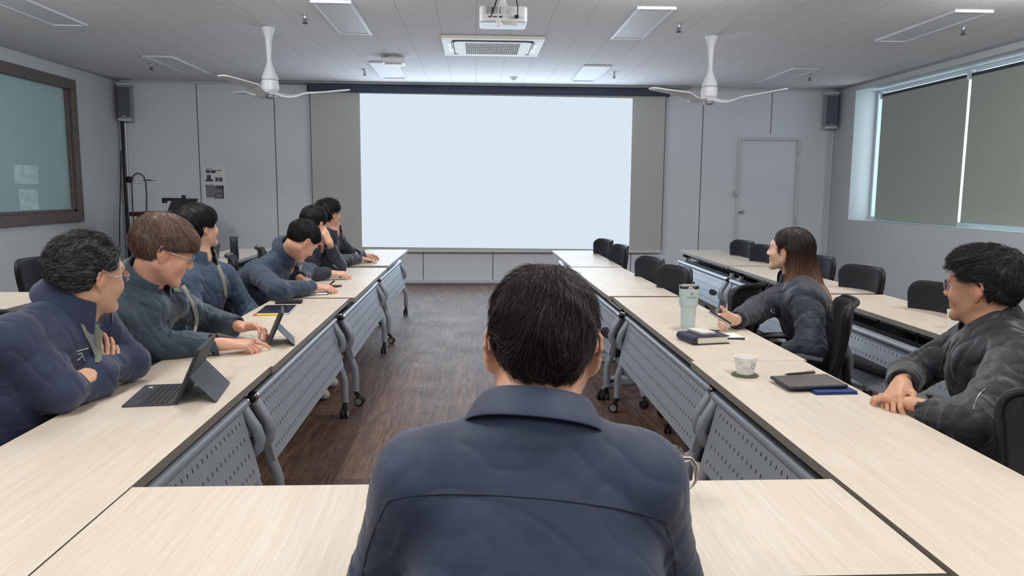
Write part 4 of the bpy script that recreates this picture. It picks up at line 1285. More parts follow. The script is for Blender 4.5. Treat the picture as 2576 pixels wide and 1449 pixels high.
def sweep_ring(c, R, prof, a0, a1, n, rad):
    """profile(theta) -> list of (dr, dz); ring in the local xy plane of R; theta 0 = front, clockwise"""
    V = []; m = None
    for i in range(n+1):
        th = math.radians(a0+(a1-a0)*i/n); pr = prof(th); m = len(pr); rx, ry = rad
        for dr, dz in pr:
            q = v_(((rx+dr)*math.sin(th), (ry+dr)*math.cos(th), dz)); V.append(c+R @ q)
    Q = []
    for i in range(n):
        for j in range(m): Q.append((i*m+j, i*m+(j+1) % m, (i+1)*m+(j+1) % m, (i+1)*m+j))
    V = np.array(V); 
    return V, np.array(Q)

def unit(a): a = v_(a); return a/np.linalg.norm(a)

def person(label, head, neck, pelvis, sh, el, wr, hands, knees, ankles, jmat, hair, skin=(226, 180, 156), jr=1.0,
           folds=True, seed=0.0, collar='fold', female=False, full=0.0, vox=.005, glasses=None, trouser=None, seams=False,
           open_front=None, cuffs=True, group=None, tw=1.0, hand_vox=.0022, jamp=.003, collar_h=1.0, cut_cuffs=(True, True), extra=None, neck_r=.056, ear=(1.0, 24), craise=.030, cback=.010, sleeve=1.0):
    H_ = Head(*head)
    root = thing('person', label, 'person', (float(pelvis[0]), float(pelvis[1]), 0), 0, group)
    off = (float(pelvis[0]), float(pelvis[1]), 0)
    P = v_(pelvis); Nk = v_(neck); SL, SR = v_(sh[0]), v_(sh[1]); EL, ER = v_(el[0]), v_(el[1]); WL, WR = v_(wr[0]), v_(wr[1])
    X = unit(SR-SL); up = unit((SL+SR)/2-P); Y = unit(np.cross(up, X)); Zt = np.cross(X, Y)
    mid = (SL+SR)/2
    # ---- skin
    S_ = Sdf(); head_sdf(S_, H_, female, full, ear)
    S_.cap(H_.w((0, -.022, -.045)), Nk+Zt*.0, neck_r*(.9 if female else 1)*H_.s, (neck_r+.008)*(.9 if female else 1), k=.03)
    S_.cap(Nk, Nk-Zt*.06, .064, .075, k=.03)
    V, Q = S_.mesh(.0026 if vox < .0055 else .0034)
    parts = [(V, Q)]; nhead = len(V)
    tips = []
    for i, (E_, W_, hd) in enumerate(((EL, WL, hands[0]), (ER, WR, hands[1]))):
        if hd is None: tips.append(None); continue
        hs = Sdf(); hd = dict(hd)
        tp = hand_sdf(hs, W_, hd.pop('f'), hd.pop('n'), (-1, 1)[i], fore=W_+unit(E_-W_)*.07, **hd)
        tips.append(tp); parts.append(hs.mesh(hand_vox))
    B_ = Sdf()
    B_.cap(P, P+(mid-P)*.5, .13, .12, k=.06, flat=(Y, .72)); B_.cap(P+(mid-P)*.5, mid-Zt*.08, .13, .13, k=.06, flat=(Y, .7))
    B_.cap(SL-X*-.03-Zt*.02, SR-X*.03-Zt*.02, .055, k=.05); B_.cap(Nk-Zt*.05, mid-Zt*.08, .06, .10, k=.05)
    for a, e, w in ((SL, EL, WL), (SR, ER, WR)): B_.cap(a, e, .046, .036, k=.03); B_.cap(e, w, .036, .027, k=.02)
    hips = [P-X*.09, P+X*.09]
    for h_, kn, an in zip(hips, knees, ankles):
        B_.cap(h_, kn, .072, .052, k=.03); B_.cap(kn, an, .050, .033, k=.02)
    parts.append(B_.mesh(.011))
    V, Q = join(parts)
    C = face_color(H_, V, skin, female=female)
    for tp in tips:      # knuckles and finger ends a little redder
        if tp is None: continue
        for q in tp:
            m = np.clip((.018-np.linalg.norm(V-q, axis=1))/.012, 0, 1)[:, None]*.5; C = C*(1-m)+lin((222, 150, 134))*m
    np_mesh('body', V, Q, MS, root, off, C)
    # ---- trousers and shoes
    T_ = Sdf()
    T_.cap(P-X*.05-Zt*.02, P+X*.05-Zt*.02, .125, k=.06, flat=(Zt, .85))
    for h_, kn, an in zip(hips, knees, ankles):
        kn = v_(kn); an = v_(an); T_.cap(h_, kn, .092, .070, k=.04); T_.cap(kn, an+unit(kn-an)*.02, .066, .052, k=.03)
    T_.post = cloth_post([], .004, 16, seed+9); T_.maxdisp = .012
    V, Q = T_.mesh(.009); np_mesh('trousers', V, Q, trouser or MTROUSER, root, off)
    for kn, an in zip(knees, ankles):
        an = v_(an); kn = v_(kn); fd = kn-v_(P); fd[2] = 0; fd = unit(fd)
        Sh = Sdf(); base = v_((an[0], an[1], .0))
        Sh.cap(base+v_((0, 0, .045))-fd*.02, base+fd*.16+v_((0, 0, .036)), .043, .034, k=.03); Sh.cap(an-v_((0, 0, .02)), base+v_((0, 0, .06)), .042, .045, k=.03)
        Sh.box(base+fd*.06+v_((0, 0, -.03)), (.3, .3, .0345), None, .001, .004, 's')
        V, Q = Sh.mesh(.006); np_mesh('shoe', V, Q, extra.get('shoe', MSHOE) if extra else MSHOE, root, off)
    # ---- jacket
    J = Sdf(); r = jr
    J.cap(P+Zt*.02, P+(mid-P)*.55, .165*r*tw, .155*r*tw, k=.07, flat=(Y, .74))
    J.cap(P+(mid-P)*.55, mid-Zt*.09, .155*r*tw, .150*r*tw, k=.07, flat=(Y, .72))
    J.cap(SL+X*.035-Zt*.022, SR-X*.035-Zt*.022, .066*r, k=.06)
    J.cap(Nk-X*.035-Zt*.02-Y*.01, SL+X*.02-Zt*.005, .046*r, .056*r, k=.05)
    J.cap(Nk+X*.035-Zt*.02-Y*.01, SR-X*.02-Zt*.005, .046*r, .056*r, k=.05)
    J.cap(Nk-Zt*.030-Y*.020, mid-Zt*.12, .074*r, .11*r, k=.05)
    fo = []
    for i, (a, e, w) in enumerate(((SL, EL, WL), (SR, ER, WR))):
        J.cap(a-Zt*.01, e, .068*r*sleeve, .058*r*sleeve, k=.045)
        we = unit(e-w); J.cap(e, w+we*.015, .058*r*sleeve, .043*r, k=.035)
        if hands[i] is not None and cut_cuffs[i]:
            Rc = np.stack([np.cross(unit(np.cross(we, (0.13, .21, 1))), we), unit(np.cross(we, (0.13, .21, 1))), we], 1)
            J.box(w-we*.031, (.075, .075, .05), Rc, .002, .004, 's')
            J.cap(w-we*.05, w+we*.045, .0345*r, .033*r, k=.004, op='s')
        if folds:
            ax = unit(e-a); fo.append((e-ax*.05, unit(ax+Y*.5), .042, .009, .085)); fo.append(((a+e)/2, unit(ax+X*.6), .07, .005, .10))
            ax2 = unit(w-e); fo.append((e+ax2*.07, unit(ax2+Zt*.4), .045, .007, .08)); fo.append((w-ax2*.06, ax2, .032, .004, .06))
    if folds:
        fo.append((P+Zt*.13, unit(Zt+X*.2), .065, .007, .16)); fo.append((SR-Zt*.12-X*.02, unit(X+Zt*.8), .05, .006, .08)); fo.append((SL-Zt*.12+X*.02, unit(Zt*.8-X), .05, .006, .08))
    J.post = cloth_post(fo, jamp, 22, seed); J.maxdisp = .018
    if open_front:
        # V opening under the collar
        J.cap(Nk+Y*.10-Zt*.02, Nk+Y*.13-Zt*open_front, .040, .006, k=.02, op='s')
        Sh2 = Sdf(); Sh2.cap(P+Zt*.1, mid-Zt*.09, .135, .132, k=.06, flat=(Y, .70)); Sh2.cap(Nk-Zt*.045, mid-Zt*.12, .066, .10, k=.05)
        Sh2.cap(Nk+Zt*.022-Y*.004, Nk-Zt*.05, neck_r+.009, neck_r+.016, k=.02)
        Sh2.cap(Nk+Zt*.05, Nk+Zt*.0, neck_r+.001, neck_r+.004, k=.004, op='s')
        V, Q = Sh2.mesh(.006); np_mesh('shirt', V, Q, MSHIRT, root, off)
    V, Q = J.mesh(vox)
    jk = np_mesh('jacket', V, Q, jmat, root, off)
    # ---- collar
    na = unit(H_.w((0, -.02, -.05))-Nk); cz = unit(na*.6+Zt*.7); cy = unit(Y-cz*(Y @ cz)); cx = np.cross(cy, cz)
    Rc = np.stack([cx, cy, cz], 1)
    hh = collar_h
    if collar == 'fold':
        def prof(th):
            f = (1+math.cos(th))/2      # 1 in front
            top = .036*hh-.026*f*f; drop = .056*hh+.024*f**3; fl = (.020+cback*(1-f))*hh
            return [(.002, -.045), (.001, top-.008), (.004, top+.002), (.011, top-.003), (.014+fl*.5, top-drop*.5), (.015+fl, top-drop), (.012+fl, top-drop-.003), (.010+fl*.45, top-drop*.5-.004), (.008, top-.014), (.008, -.045)]
        V, Q = sweep_ring(Nk+cz*craise-cy*.004, Rc, prof, 22, 338, 60, (.075*r, .073*r))
    else:
        def prof(th):
            f = (1+math.cos(th))/2; top = .030-.022*f
            return [(.006, -.04), (.000, top-.012), (.002, top), (.010, top+.004), (.018, top-.004), (.024, -.02), (.026, -.04)]
        V, Q = sweep_ring(Nk+cz*.004-cy*.004, Rc, prof, 14, 346, 56, (.070*r, .070*r))
    cm_ = extra.get('collar_mat') if extra else None
    co = np_mesh('collar', V, Q, cm_ or jmat, jk, off)
    sd = co.modifiers.new('soft', 'SUBSURF'); sd.levels = 1; sd.render_levels = 2
    # ---- hair
    hp = hair
    Hs = Sdf(); th = hp.get('thick', .012); k = H_.s; w = H_.w; R = H_.R
    Hs.ell(w((0, -.016, .036)), v_((.0745+th*hp.get('thx', 1.0), .096+th, .083+th*1.15))*k, R, k=.02)
    for (c, rr) in hp.get('lumps', ()): Hs.ell(w(c), v_(rr)*k, R, k=.035)
    hl = hp.get('line', {})
    def hpost(p, d, H_=H_, hl=hl, amp=hp.get('amp', .0022), fr=hp.get('freq', 70)):
        m = np.abs(d) < .05
        if not m.any(): return d
        L = H_.loc(p[m]); zl = hair_line(L, **hl)+.006*nz(p[m]-H_.c, 55, 2)
        cut = (zl-L[:, 2])*.75
        # keep the face free: nothing in front of and below the hairline
        dd = d[m]+amp*nz(p[m]-H_.c, fr, 7)+amp*.6*nz(p[m]-H_.c, fr*2.3, 1)
        hsm = np.maximum(.010-np.abs(dd-cut), 0)/.010
        out = d.copy(); out[m] = np.maximum(dd, cut)+hsm*hsm*.010*.25
        return out
    long_ = hp.get('long')
    Hs.post = hpost; Hs.maxdisp = .012
    V, Q = Hs.mesh(.0026 if vox < .0055 else .0036)
    colf = hp['col']
    rng = np.random.default_rng(int(seed*10)+5)
    L0 = H_.loc(V)
    hobj = np_mesh('hair', V, Q, MH, root, off, colf(L0, V[:, None, :], rng).reshape(-1, 3)*.75)
    up_ = V[L0[:, 2] > hair_line(L0, **hl)+.004]
    idx = rng.integers(0, len(up_), hp.get('n', 2500)); roots = up_[idx]+rng.normal(size=(len(idx), 3))*.002
    def comb(L, hp=hp):
        cr = v_(hp.get('crown', (0, -.05, .11))); g = L-cr; g /= np.maximum(np.linalg.norm(g, axis=1), .01)[:, None]
        b_ = v_(hp.get('bias', (0, 0, -.3)))
        g = g+b_[None, :]
        if 'whorl' in hp: g = g+hp['whorl']*np.cross(np.tile(v_((0, 0, 1)), (len(L), 1)), L-cr)*8
        return g.astype(np.float32)
    V, Q, C = strands(H_, Hs, roots, comb, hp.get('seg', 6), hp.get('len', .045), hp.get('r', .0007), hp.get('lift', .004), colf, hp.get('curl', 0), rng, hp.get('wave', .25), hp.get('clump', 26), hl=hl)
    np_mesh('hair_strands', V, Q, MH, hobj, off, C)
    if long_: long_(H_, root, off, hobj, rng)
    # ---- glasses
    if glasses:
        fm, lm, rad = glasses
        def W3(q): return V3([float(a) for a in (H_.w(q)-v_(off))])
        b = MB()
        for x in (-1, 1):
            b.tube([W3((x*.033+rad*1.12*math.cos(a), .100-.006*abs(math.cos(a)), .004+rad*.86*math.sin(a))) for a in [2*PI*i/20 for i in range(20)]], .0011, 6, closed=True)
        b.tube([W3((-.011, .1035, .008)), W3((0, .1065, .011)), W3((.011, .1035, .008))], .0011, 6)
        g = b.build('glasses', fm, root, smooth='auto')
        for x in (-1, 1):
            b = MB(); b.tube([W3((x*(.033+rad*1.12), .094, .010)), W3((x*.075, .084, .013)), W3((x*.081, .03, .010)), W3((x*.0825, -.002, .012)), W3((x*.082, -.018, .000)), W3((x*.080, -.026, -.012))], .0014, 6)
            b.build('temple_arm', fm if not isinstance(fm, tuple) else fm[0], g, smooth='auto')
            b = MB(); n = 20
            vs = [W3((x*.033, .1005, .004))]+[W3((x*.033+rad*1.08*math.cos(2*PI*i/n), .0995-.005*abs(math.cos(2*PI*i/n)), .004+rad*.82*math.sin(2*PI*i/n))) for i in range(n)]
            b.add(vs, [(0, i+1, (i+1) % n+1) for i in range(n)]); b.build('lens', lm, g, smooth=True)
    return dict(root=root, off=off, H=H_, J=J, jk=jk, X=X, Y=Y, Z=Zt, mid=mid, Nk=Nk, tips=tips, P=P)

def on_surface(J, pts, n=6, lift=.0006):
    p = np.array(pts, dtype=np.float32)
    for _ in range(n):
        e = .002
        g = np.stack([J.ev(p+v_((e, 0, 0)))-J.ev(p-v_((e, 0, 0))), J.ev(p+v_((0, e, 0)))-J.ev(p-v_((0, e, 0))), J.ev(p+v_((0, 0, e)))-J.ev(p-v_((0, 0, e)))], 1)
        g /= np.maximum(np.linalg.norm(g, axis=1), 1e-6)[:, None]
        p = p-g*(J.ev(p)-lift)[:, None]*.8
    return p
VIEW = v_((0, 0, 1.392))
def cast(J, pts, lift):
    """find the cloth surface along the sight line through each rough point"""
    p = np.array(pts, dtype=np.float32); d = p-VIEW; L = np.linalg.norm(d, axis=1); d /= L[:, None]
    t = L-.40
    for _ in range(60):
        q = VIEW+d*t[:, None]; s = J.ev(q)-lift; t = t+np.clip(s, -.02, .03)*.7
    return VIEW+d*t[:, None]
def seam(pr, pts, name, mat, r=.0012, lift=.0006, dense=True):
    P = [V3(p) for p in pts]
    if dense:
        out = []
        for i in range(len(P)-1):
            k = max(2, int((P[i+1]-P[i]).length/.012))
            for j in range(k): out.append(P[i].lerp(P[i+1], j/k))
        out.append(P[-1]); P = out
    q = cast(pr['J'], [tuple(a) for a in P], lift)-v_(pr['off'])
    # smooth the line
    for _ in range(3): q[1:-1] = (q[:-2]+q[1:-1]*2+q[2:])/4
    b = MB(); b.tube([tuple(map(float, a)) for a in q], r, 6)
    return b.build(name, mat, pr['jk'], smooth='auto')

def hcol(base, light=None, frac=.0, var=.25, tip=None, z0=None):
    b = lin(base)
    def f(L, P, rng):
        N, K = P.shape[0], P.shape[1]
        m = (1+var*(rng.random(N)*2-1))[:, None, None]*b[None, None, :]*np.ones((N, K, 1))
        if light is not None:
            s = rng.random(N) < frac; m[s] = lin(light)[None, None, :]*(.6+.6*rng.random(s.sum()))[:, None, None]
        return m.astype(np.float32)
    return f
def jacket_cloth(name, col, rough=.7, wr=.35, scale=6.5, sheen=.2):
    t = NT(name); b = t.b; v = t.coord()
    f = t.noise(v, 7, 4, .6); c = col[:3]
    t.l(t.ramp(f, [(0.3, tuple(x*.93 for x in c)+(1,)), (0.7, tuple(min(1, x*1.07) for x in c)+(1,))]), b.inputs['Base Color'])
    b.inputs['Roughness'].default_value = rough; b.inputs['Sheen Weight'].default_value = sheen; b.inputs['Sheen Roughness'].default_value = .5
    b.inputs['Specular IOR Level'].default_value = .35
    n1 = t.noise(v, scale, 1.5, .45, .9)
    a = t.n('ShaderNodeMath', operation='SUBTRACT'); t.l(n1, a.inputs[0]); a.inputs[1].default_value = .5
    s = t.n('ShaderNodeMath', operation='ABSOLUTE'); t.l(a.outputs[0], s.inputs[0])
    n2 = t.noise(t.coord(scale=(1, 1, 1.8)), scale*2.1, 1.5, .5, .5)
    m = t.n('ShaderNodeMath', operation='MULTIPLY_ADD'); t.l(s.outputs[0], m.inputs[0]); m.inputs[1].default_value = -2.5; t.l(n2, m.inputs[2])
    nb = t.bump(m.outputs[0], wr, .012)
    nb = t.bump(t.noise(v, 900, 2), .10, .0004, nb)
    return t.m
MTROUSER = fabric('dark_trouser_cloth', srgb(34, 38, 48))
MSHOE = pm('grey_white_shoe', srgb(188, 190, 190), .7, bump=(60, .5, .004))
MSHIRT = fabric('grey_blue_shirt', srgb(120, 132, 148), 700)
J_NAVY = jacket_cloth('navy_jacket_cloth', srgb(46, 57, 86), .75, .20)
J_TEAL = jacket_cloth('dark_teal_jacket_cloth', srgb(47, 66, 82), .55, .35)
J_SLATE = jacket_cloth('slate_navy_jacket_cloth', srgb(50, 70, 94), 0.62, 0.38)
J_BLUE = jacket_cloth('dark_blue_jacket_cloth', srgb(46, 64, 86), 0.62, 0.42)
J_DARK = jacket_cloth('blue_black_jacket_cloth', srgb(36, 43, 58), 0.65, 0.4)
J_BACK = jacket_cloth('smooth_navy_jacket_cloth', srgb(54, 68, 94), 0.6, 0.14)
J_WOM = jacket_cloth('black_navy_jacket_cloth', srgb(36, 43, 60), 0.6, 0.42)
J_BOMB = jacket_cloth('black_bomber_nylon', srgb(35, 39, 48), .52, .3)
J_RIB = fabric('black_rib_knit', srgb(30, 33, 42), 600)
BLK = hcol((30, 30, 34), var=.35)

def patch(pr, A, B, name, mat, lift=.003, m=4, n=14, thick=.0):
    """cloth piece lying on the jacket between two polylines"""
    def res(P):
        P = np.array(P, dtype=np.float64); L = np.r_[0, np.cumsum(np.linalg.norm(np.diff(P, axis=0), axis=1))]; t = np.linspace(0, L[-1], n)
        return np.stack([np.interp(t, L, P[:, i]) for i in range(3)], 1)
    a, b_ = res(A), res(B)
    G = np.stack([a+(b_-a)*k/m for k in range(m+1)], 1).reshape(-1, 3)
    G = cast(pr['J'], G, lift)
    G = G.reshape(n, m+1, 3)
    for _ in range(4): G[1:-1] = (G[:-2]+2*G[1:-1]+G[2:])/4
    Q = np.array([(i*(m+1)+j, i*(m+1)+j+1, (i+1)*(m+1)+j+1, (i+1)*(m+1)+j) for i in range(n-1) for j in range(m)])
    o = np_mesh(name, G.reshape(-1, 3), Q, mat, pr['jk'], pr['off'])
    sd = o.modifiers.new('thick', 'SOLIDIFY'); sd.thickness = .0025; sd.offset = 0
    return o
M_OLIVE = fabric('olive_grey_lining', srgb(124, 128, 116), 800)
M_SEAM = fabric('navy_seam_thread', srgb(26, 32, 46), 800)

# ---------------------------------------------------------------- the people
MGLASS = pm('spectacle_lens', (.75, .72, .78, 1), .05, trans=.9, ior=1.1)
MSIL = pm('silver_frame', srgb(200, 200, 205), .2, 1.0)
MGOLD = pm('pale_gold_frame', srgb(205, 190, 178), .22, 1.0)

# the man seen from behind
p9 = person('man in a navy collared jacket seen from behind in the foreground',
    head=((0.1052, 1.1735, 1.1392), 3, 6, 1, .94), neck=(0.0889, 1.1206, 1.0369), pelvis=(.10, .93, .53),
    sh=((-0.0857, 1.1094, 0.9638), (0.2550, 1.1121, 0.9556)), el=((-.145, 1.17, .75), (.310, 1.17, .75)), wr=((-.03, 1.36, .757), (.22, 1.37, .757)),
    hands=(dict(f=(.8, .5, 0), n=(0, 0, 1)), dict(f=(-.8, .5, 0), n=(0, 0, 1))),
    knees=((-.03, 1.40, .50), (.22, 1.40, .50)), ankles=((-.03, 1.38, .10), (.22, 1.38, .10)), jmat=J_BACK, vox=.0036, seed=.0, tw=1.10, jr=1.02, jamp=.0015,
    skin=(228, 178, 150), neck_r=.060, collar_h=.85, ear=(1.22, 36), craise=.012, cback=.004,
    hair=dict(thick=.016, thx=.25, col=hcol((44, 37, 42), (108, 88, 92), .16, .4), n=15000, len=.034, r=.00042, lift=.0045, wave=.42, clump=34, seg=6, crown=(.012, -.040, .12), bias=(0, .0, -.35), amp=.0028, freq=62,
              lumps=(((0, -.055, .045), (.070, .055, .068)), ((0, -.02, .07), (.072, .080, .058))), line=dict(ear=.022, side_back=-.020, nape=-.072)))

# left row, nearest: folded arms, grey hair
p1 = person('man with greying hair and glasses in a navy jacket, arms folded',
    head=((-1.2290, 2.4457, 1.1117), 31, 5, 6, 1.06), neck=(-1.2773, 2.4557, 1.0158), pelvis=(-1.50, 2.26, .54),
    sh=((-1.30, 2.60, .945), (-1.335, 2.19, .955)), el=((-1.2023, 2.6212, 0.7900), (-1.2419, 2.2612, 0.7850)), wr=((-1.2093, 2.4010, 0.8050), (-1.2078, 2.4586, 0.7537)),
    hands=(dict(f=(-.2, -.9, .0), n=(.5, -.1, .85)), dict(f=(.10, .35, .95), n=(.85, -.5, .1), curl=(12, 18, 14), spread=5, sc=.92)),
    knees=((-1.05, 2.48, .52), (-1.05, 2.24, .52)), ankles=((-1.24, 2.50, .10), (-1.24, 2.24, .10)), jmat=J_NAVY, vox=.0042, seed=1.3, tw=1.12, jr=1.03, jamp=.0045,
    skin=(226, 182, 156), glasses=(MSIL, MGLASS, .021), full=.4, collar_h=1.45, cut_cuffs=(False, False), craise=.040,
    hair=dict(thick=.014, thx=.8, col=hcol((44, 46, 52), (140, 144, 152), .17, .35), n=9000, len=.036, r=.0005, lift=.006, wave=.5, clump=40, curl=.15, crown=(0, .055, .11), bias=(0, -.9, .1), amp=.0042, freq=70,
              line=dict(front=.078, temple=.030, ear=.012, side_back=-.050, nape=-.072)))

# left row: brown hair, glasses, tablet
p2 = person('man with brown hair and glasses, dark teal jacket, holding a white pen',
    head=((-1.2370, 3.0556, 1.1406), 62, 22, 4, 1.08), neck=(-1.3245, 3.0625, 1.0062), pelvis=(-1.62, 2.98, .53),
    sh=((-1.28, 3.20, .925), (-1.36, 2.84, .915)), el=((-1.26, 3.50, .80), (-1.2785, 2.9827, 0.7800)), wr=((-1.0514, 3.3900, 0.7750), (-1.0173, 3.0661, 0.7620)),
    hands=(dict(f=(.85, -.35, .12), n=(-.1, .45, .85), curl=(28, 35, 25), thumb=(50, 10)), dict(f=(.95, .22, -.02), n=(-.05, -.15, 1), curl=(22, 30, 25), fcurl=((12, 14, 8), (34, 42, 30), (40, 45, 30), (42, 45, 30)), thumb=(35, 15))),
    knees=((-1.12, 3.22, .52), (-1.12, 2.98, .52)), ankles=((-1.26, 3.24, .10), (-1.26, 2.98, .10)), jmat=J_TEAL, vox=.0045, seed=2.6, tw=1.12, jr=1.06, jamp=.0055,
    skin=(224, 172, 150), glasses=(MSIL, MGLASS, .019), full=.8, collar_h=1.4,
    hair=dict(thick=.017, col=hcol((110, 88, 80), (176, 150, 136), .28, .3), n=8000, len=.06, r=.0006, lift=.004, wave=.25, clump=28, crown=(.01, -.035, .11), bias=(0, .55, -.75), amp=.003, freq=50,
              lumps=(((0, .055, .060), (.066, .046, .036)),), line=dict(front=.042, temple=.022, ear=.008, side_back=-.045, nape=-.070)))

# left row: young man looking up at the screen
p3 = person('young man with thick black hair in a slate blue jacket, looking up',
    head=((-1.5451, 4.3056, 1.1673), 38, -6, 0, 1.0), neck=(-1.5524, 4.3047, 1.0026), pelvis=(-1.66, 4.30, .52),
    sh=((-1.46, 4.44, .895), (-1.56, 4.10, .895)), el=((-1.36, 4.52, .66), (-1.46, 4.02, .65)), wr=((-1.24, 4.34, .63), (-1.26, 4.16, .63)),
    hands=(dict(f=(.7, -.5, 0), n=(0, 0, 1)), dict(f=(.7, .5, 0), n=(0, 0, 1))),
    knees=((-1.18, 4.42, .52), (-1.18, 4.18, .52)), ankles=((-1.27, 4.44, .10), (-1.27, 4.18, .10)), jmat=J_SLATE, vox=.005, seed=3.1, tw=1.02, jr=1.0, jamp=.0045,
    skin=(226, 184, 158), collar_h=1.3,
    hair=dict(thick=.019, col=BLK, n=5000, len=.06, r=.0009, lift=.004, wave=.2, clump=24, crown=(0, -.04, .11), bias=(0, .3, -1.0), amp=.002, freq=50,
              lumps=(((0, .045, .065), (.070, .048, .040)), ((0, -.075, -.035), (.058, .038, .055))), line=dict(front=.046, temple=.012, ear=.012, side_back=-.070, nape=-.105)))

# left row: leaning over a notebook
p4 = person('man with short black hair bent over his notebook, writing, in a dark blue jacket',
    head=((-1.1480, 5.0583, 1.0469), 44, 42, 14, 1.06), neck=(-1.2542, 5.1437, 0.9658), pelvis=(-1.70, 5.05, .52),
    sh=((-1.30, 5.30, .850), (-1.42, 4.93, .855)), el=((-1.22, 5.56, .79), (-1.1833, 4.5901, 0.7780)), wr=((-1.2219, 5.2552, 0.7750), (-1.0312, 4.8609, 0.7650)),
    hands=(dict(f=(.7, -.6, -.05), n=(0, .1, 1)), dict(f=(.95, .2, -.05), n=(0, -.2, 1), curl=(30, 38, 25), thumb=(30, 20))),
    knees=((-1.14, 5.20, .52), (-1.14, 4.96, .52)), ankles=((-1.16, 5.22, .10), (-1.16, 4.96, .10)), jmat=J_BLUE, vox=.0052, seed=4.2, tw=1.08, jr=1.06, jamp=.005,
    skin=(226, 176, 152), collar_h=1.2,
    hair=dict(thick=.013, thx=.8, col=BLK, n=5000, len=.04, r=.0009, lift=.003, wave=.2, clump=24, crown=(0, -.05, .11), bias=(0, .2, -.4), amp=.002, freq=50, line=dict(ear=.022, side_back=-.02, nape=-.055, temple=.03)))

# left row: hand at the cheek
p5 = person('man in a blue black jacket resting his cheek on one hand',
    head=((-1.2465, 5.8809, 1.1253), 28, 16, 12, 1.04), neck=(-1.2357, 5.9083, 0.9524), pelvis=(-1.70, 5.88, .52),
    sh=((-1.22, 6.02, .885), (-1.37, 5.68, .875)), el=((-1.08, 5.98, .785), (-1.2231, 5.5095, 0.7800)), wr=((-1.1177, 5.8351, 0.9764), (-1.0673, 5.6200, 0.7680)),
    hands=(dict(f=(-.35, -.05, .93), n=(.8, -.45, .3), curl=(20, 30, 20)), dict(f=(.95, .2, -.02), n=(0, -.2, 1), curl=(32, 40, 28), thumb=(30, 20))),
    knees=((-1.14, 6.02, .52), (-1.14, 5.78, .52)), ankles=((-1.26, 6.02, .10), (-1.26, 5.78, .10)), jmat=J_DARK, vox=.0055, seed=5.7, tw=1.03, jr=1.0,
    skin=(224, 178, 152), glasses=(MSIL, MGLASS, .020), collar_h=1.3,
    hair=dict(thick=.013, thx=.8, col=BLK, n=4000, len=.04, r=.001, lift=.003, wave=.2, crown=(0, -.05, .11), bias=(0, .2, -.4), amp=.002, freq=50, line=dict(ear=.018, side_back=-.03, nape=-.062)))

# left row: farthest, mouse
p6 = person('man with tousled black hair at the far left end, hand on a mouse',
    head=((-1.2639, 6.5940, 1.1685), 42, -4, 0, 1.0), neck=(-1.2495, 6.6241, 1.0167), pelvis=(-1.66, 6.62, .52),
    sh=((-1.22, 6.78, .945), (-1.33, 6.42, .935)), el=((-1.12, 6.95, .79), (-1.1909, 6.4964, 0.7800)), wr=((-1.06, 7.16, .77), (-1.0522, 6.8912, 0.7650)),
    hands=(dict(f=(.5, .5, 0), n=(0, 0, 1)), dict(f=(.96, .25, -.12), n=(.1, 0, 1), curl=(14, 22, 18), spread=7)),
    knees=((-1.14, 6.75, .52), (-1.14, 6.50, .52)), ankles=((-1.27, 6.75, .10), (-1.27, 6.50, .10)), jmat=J_DARK, vox=.0055, seed=6.4, tw=.98, jr=.98,
    skin=(214, 164, 144), collar_h=1.3,
    hair=dict(thick=.018, col=BLK, n=4500, len=.05, r=.001, lift=.012, wave=.6, crown=(0, -.04, .11), bias=(0, .3, -.3), amp=.004, freq=50, lumps=(((.01, .03, .085), (.06, .05, .035)),), line=dict(front=.05, temple=.02, ear=.015, side_back=-.045, nape=-.08)))

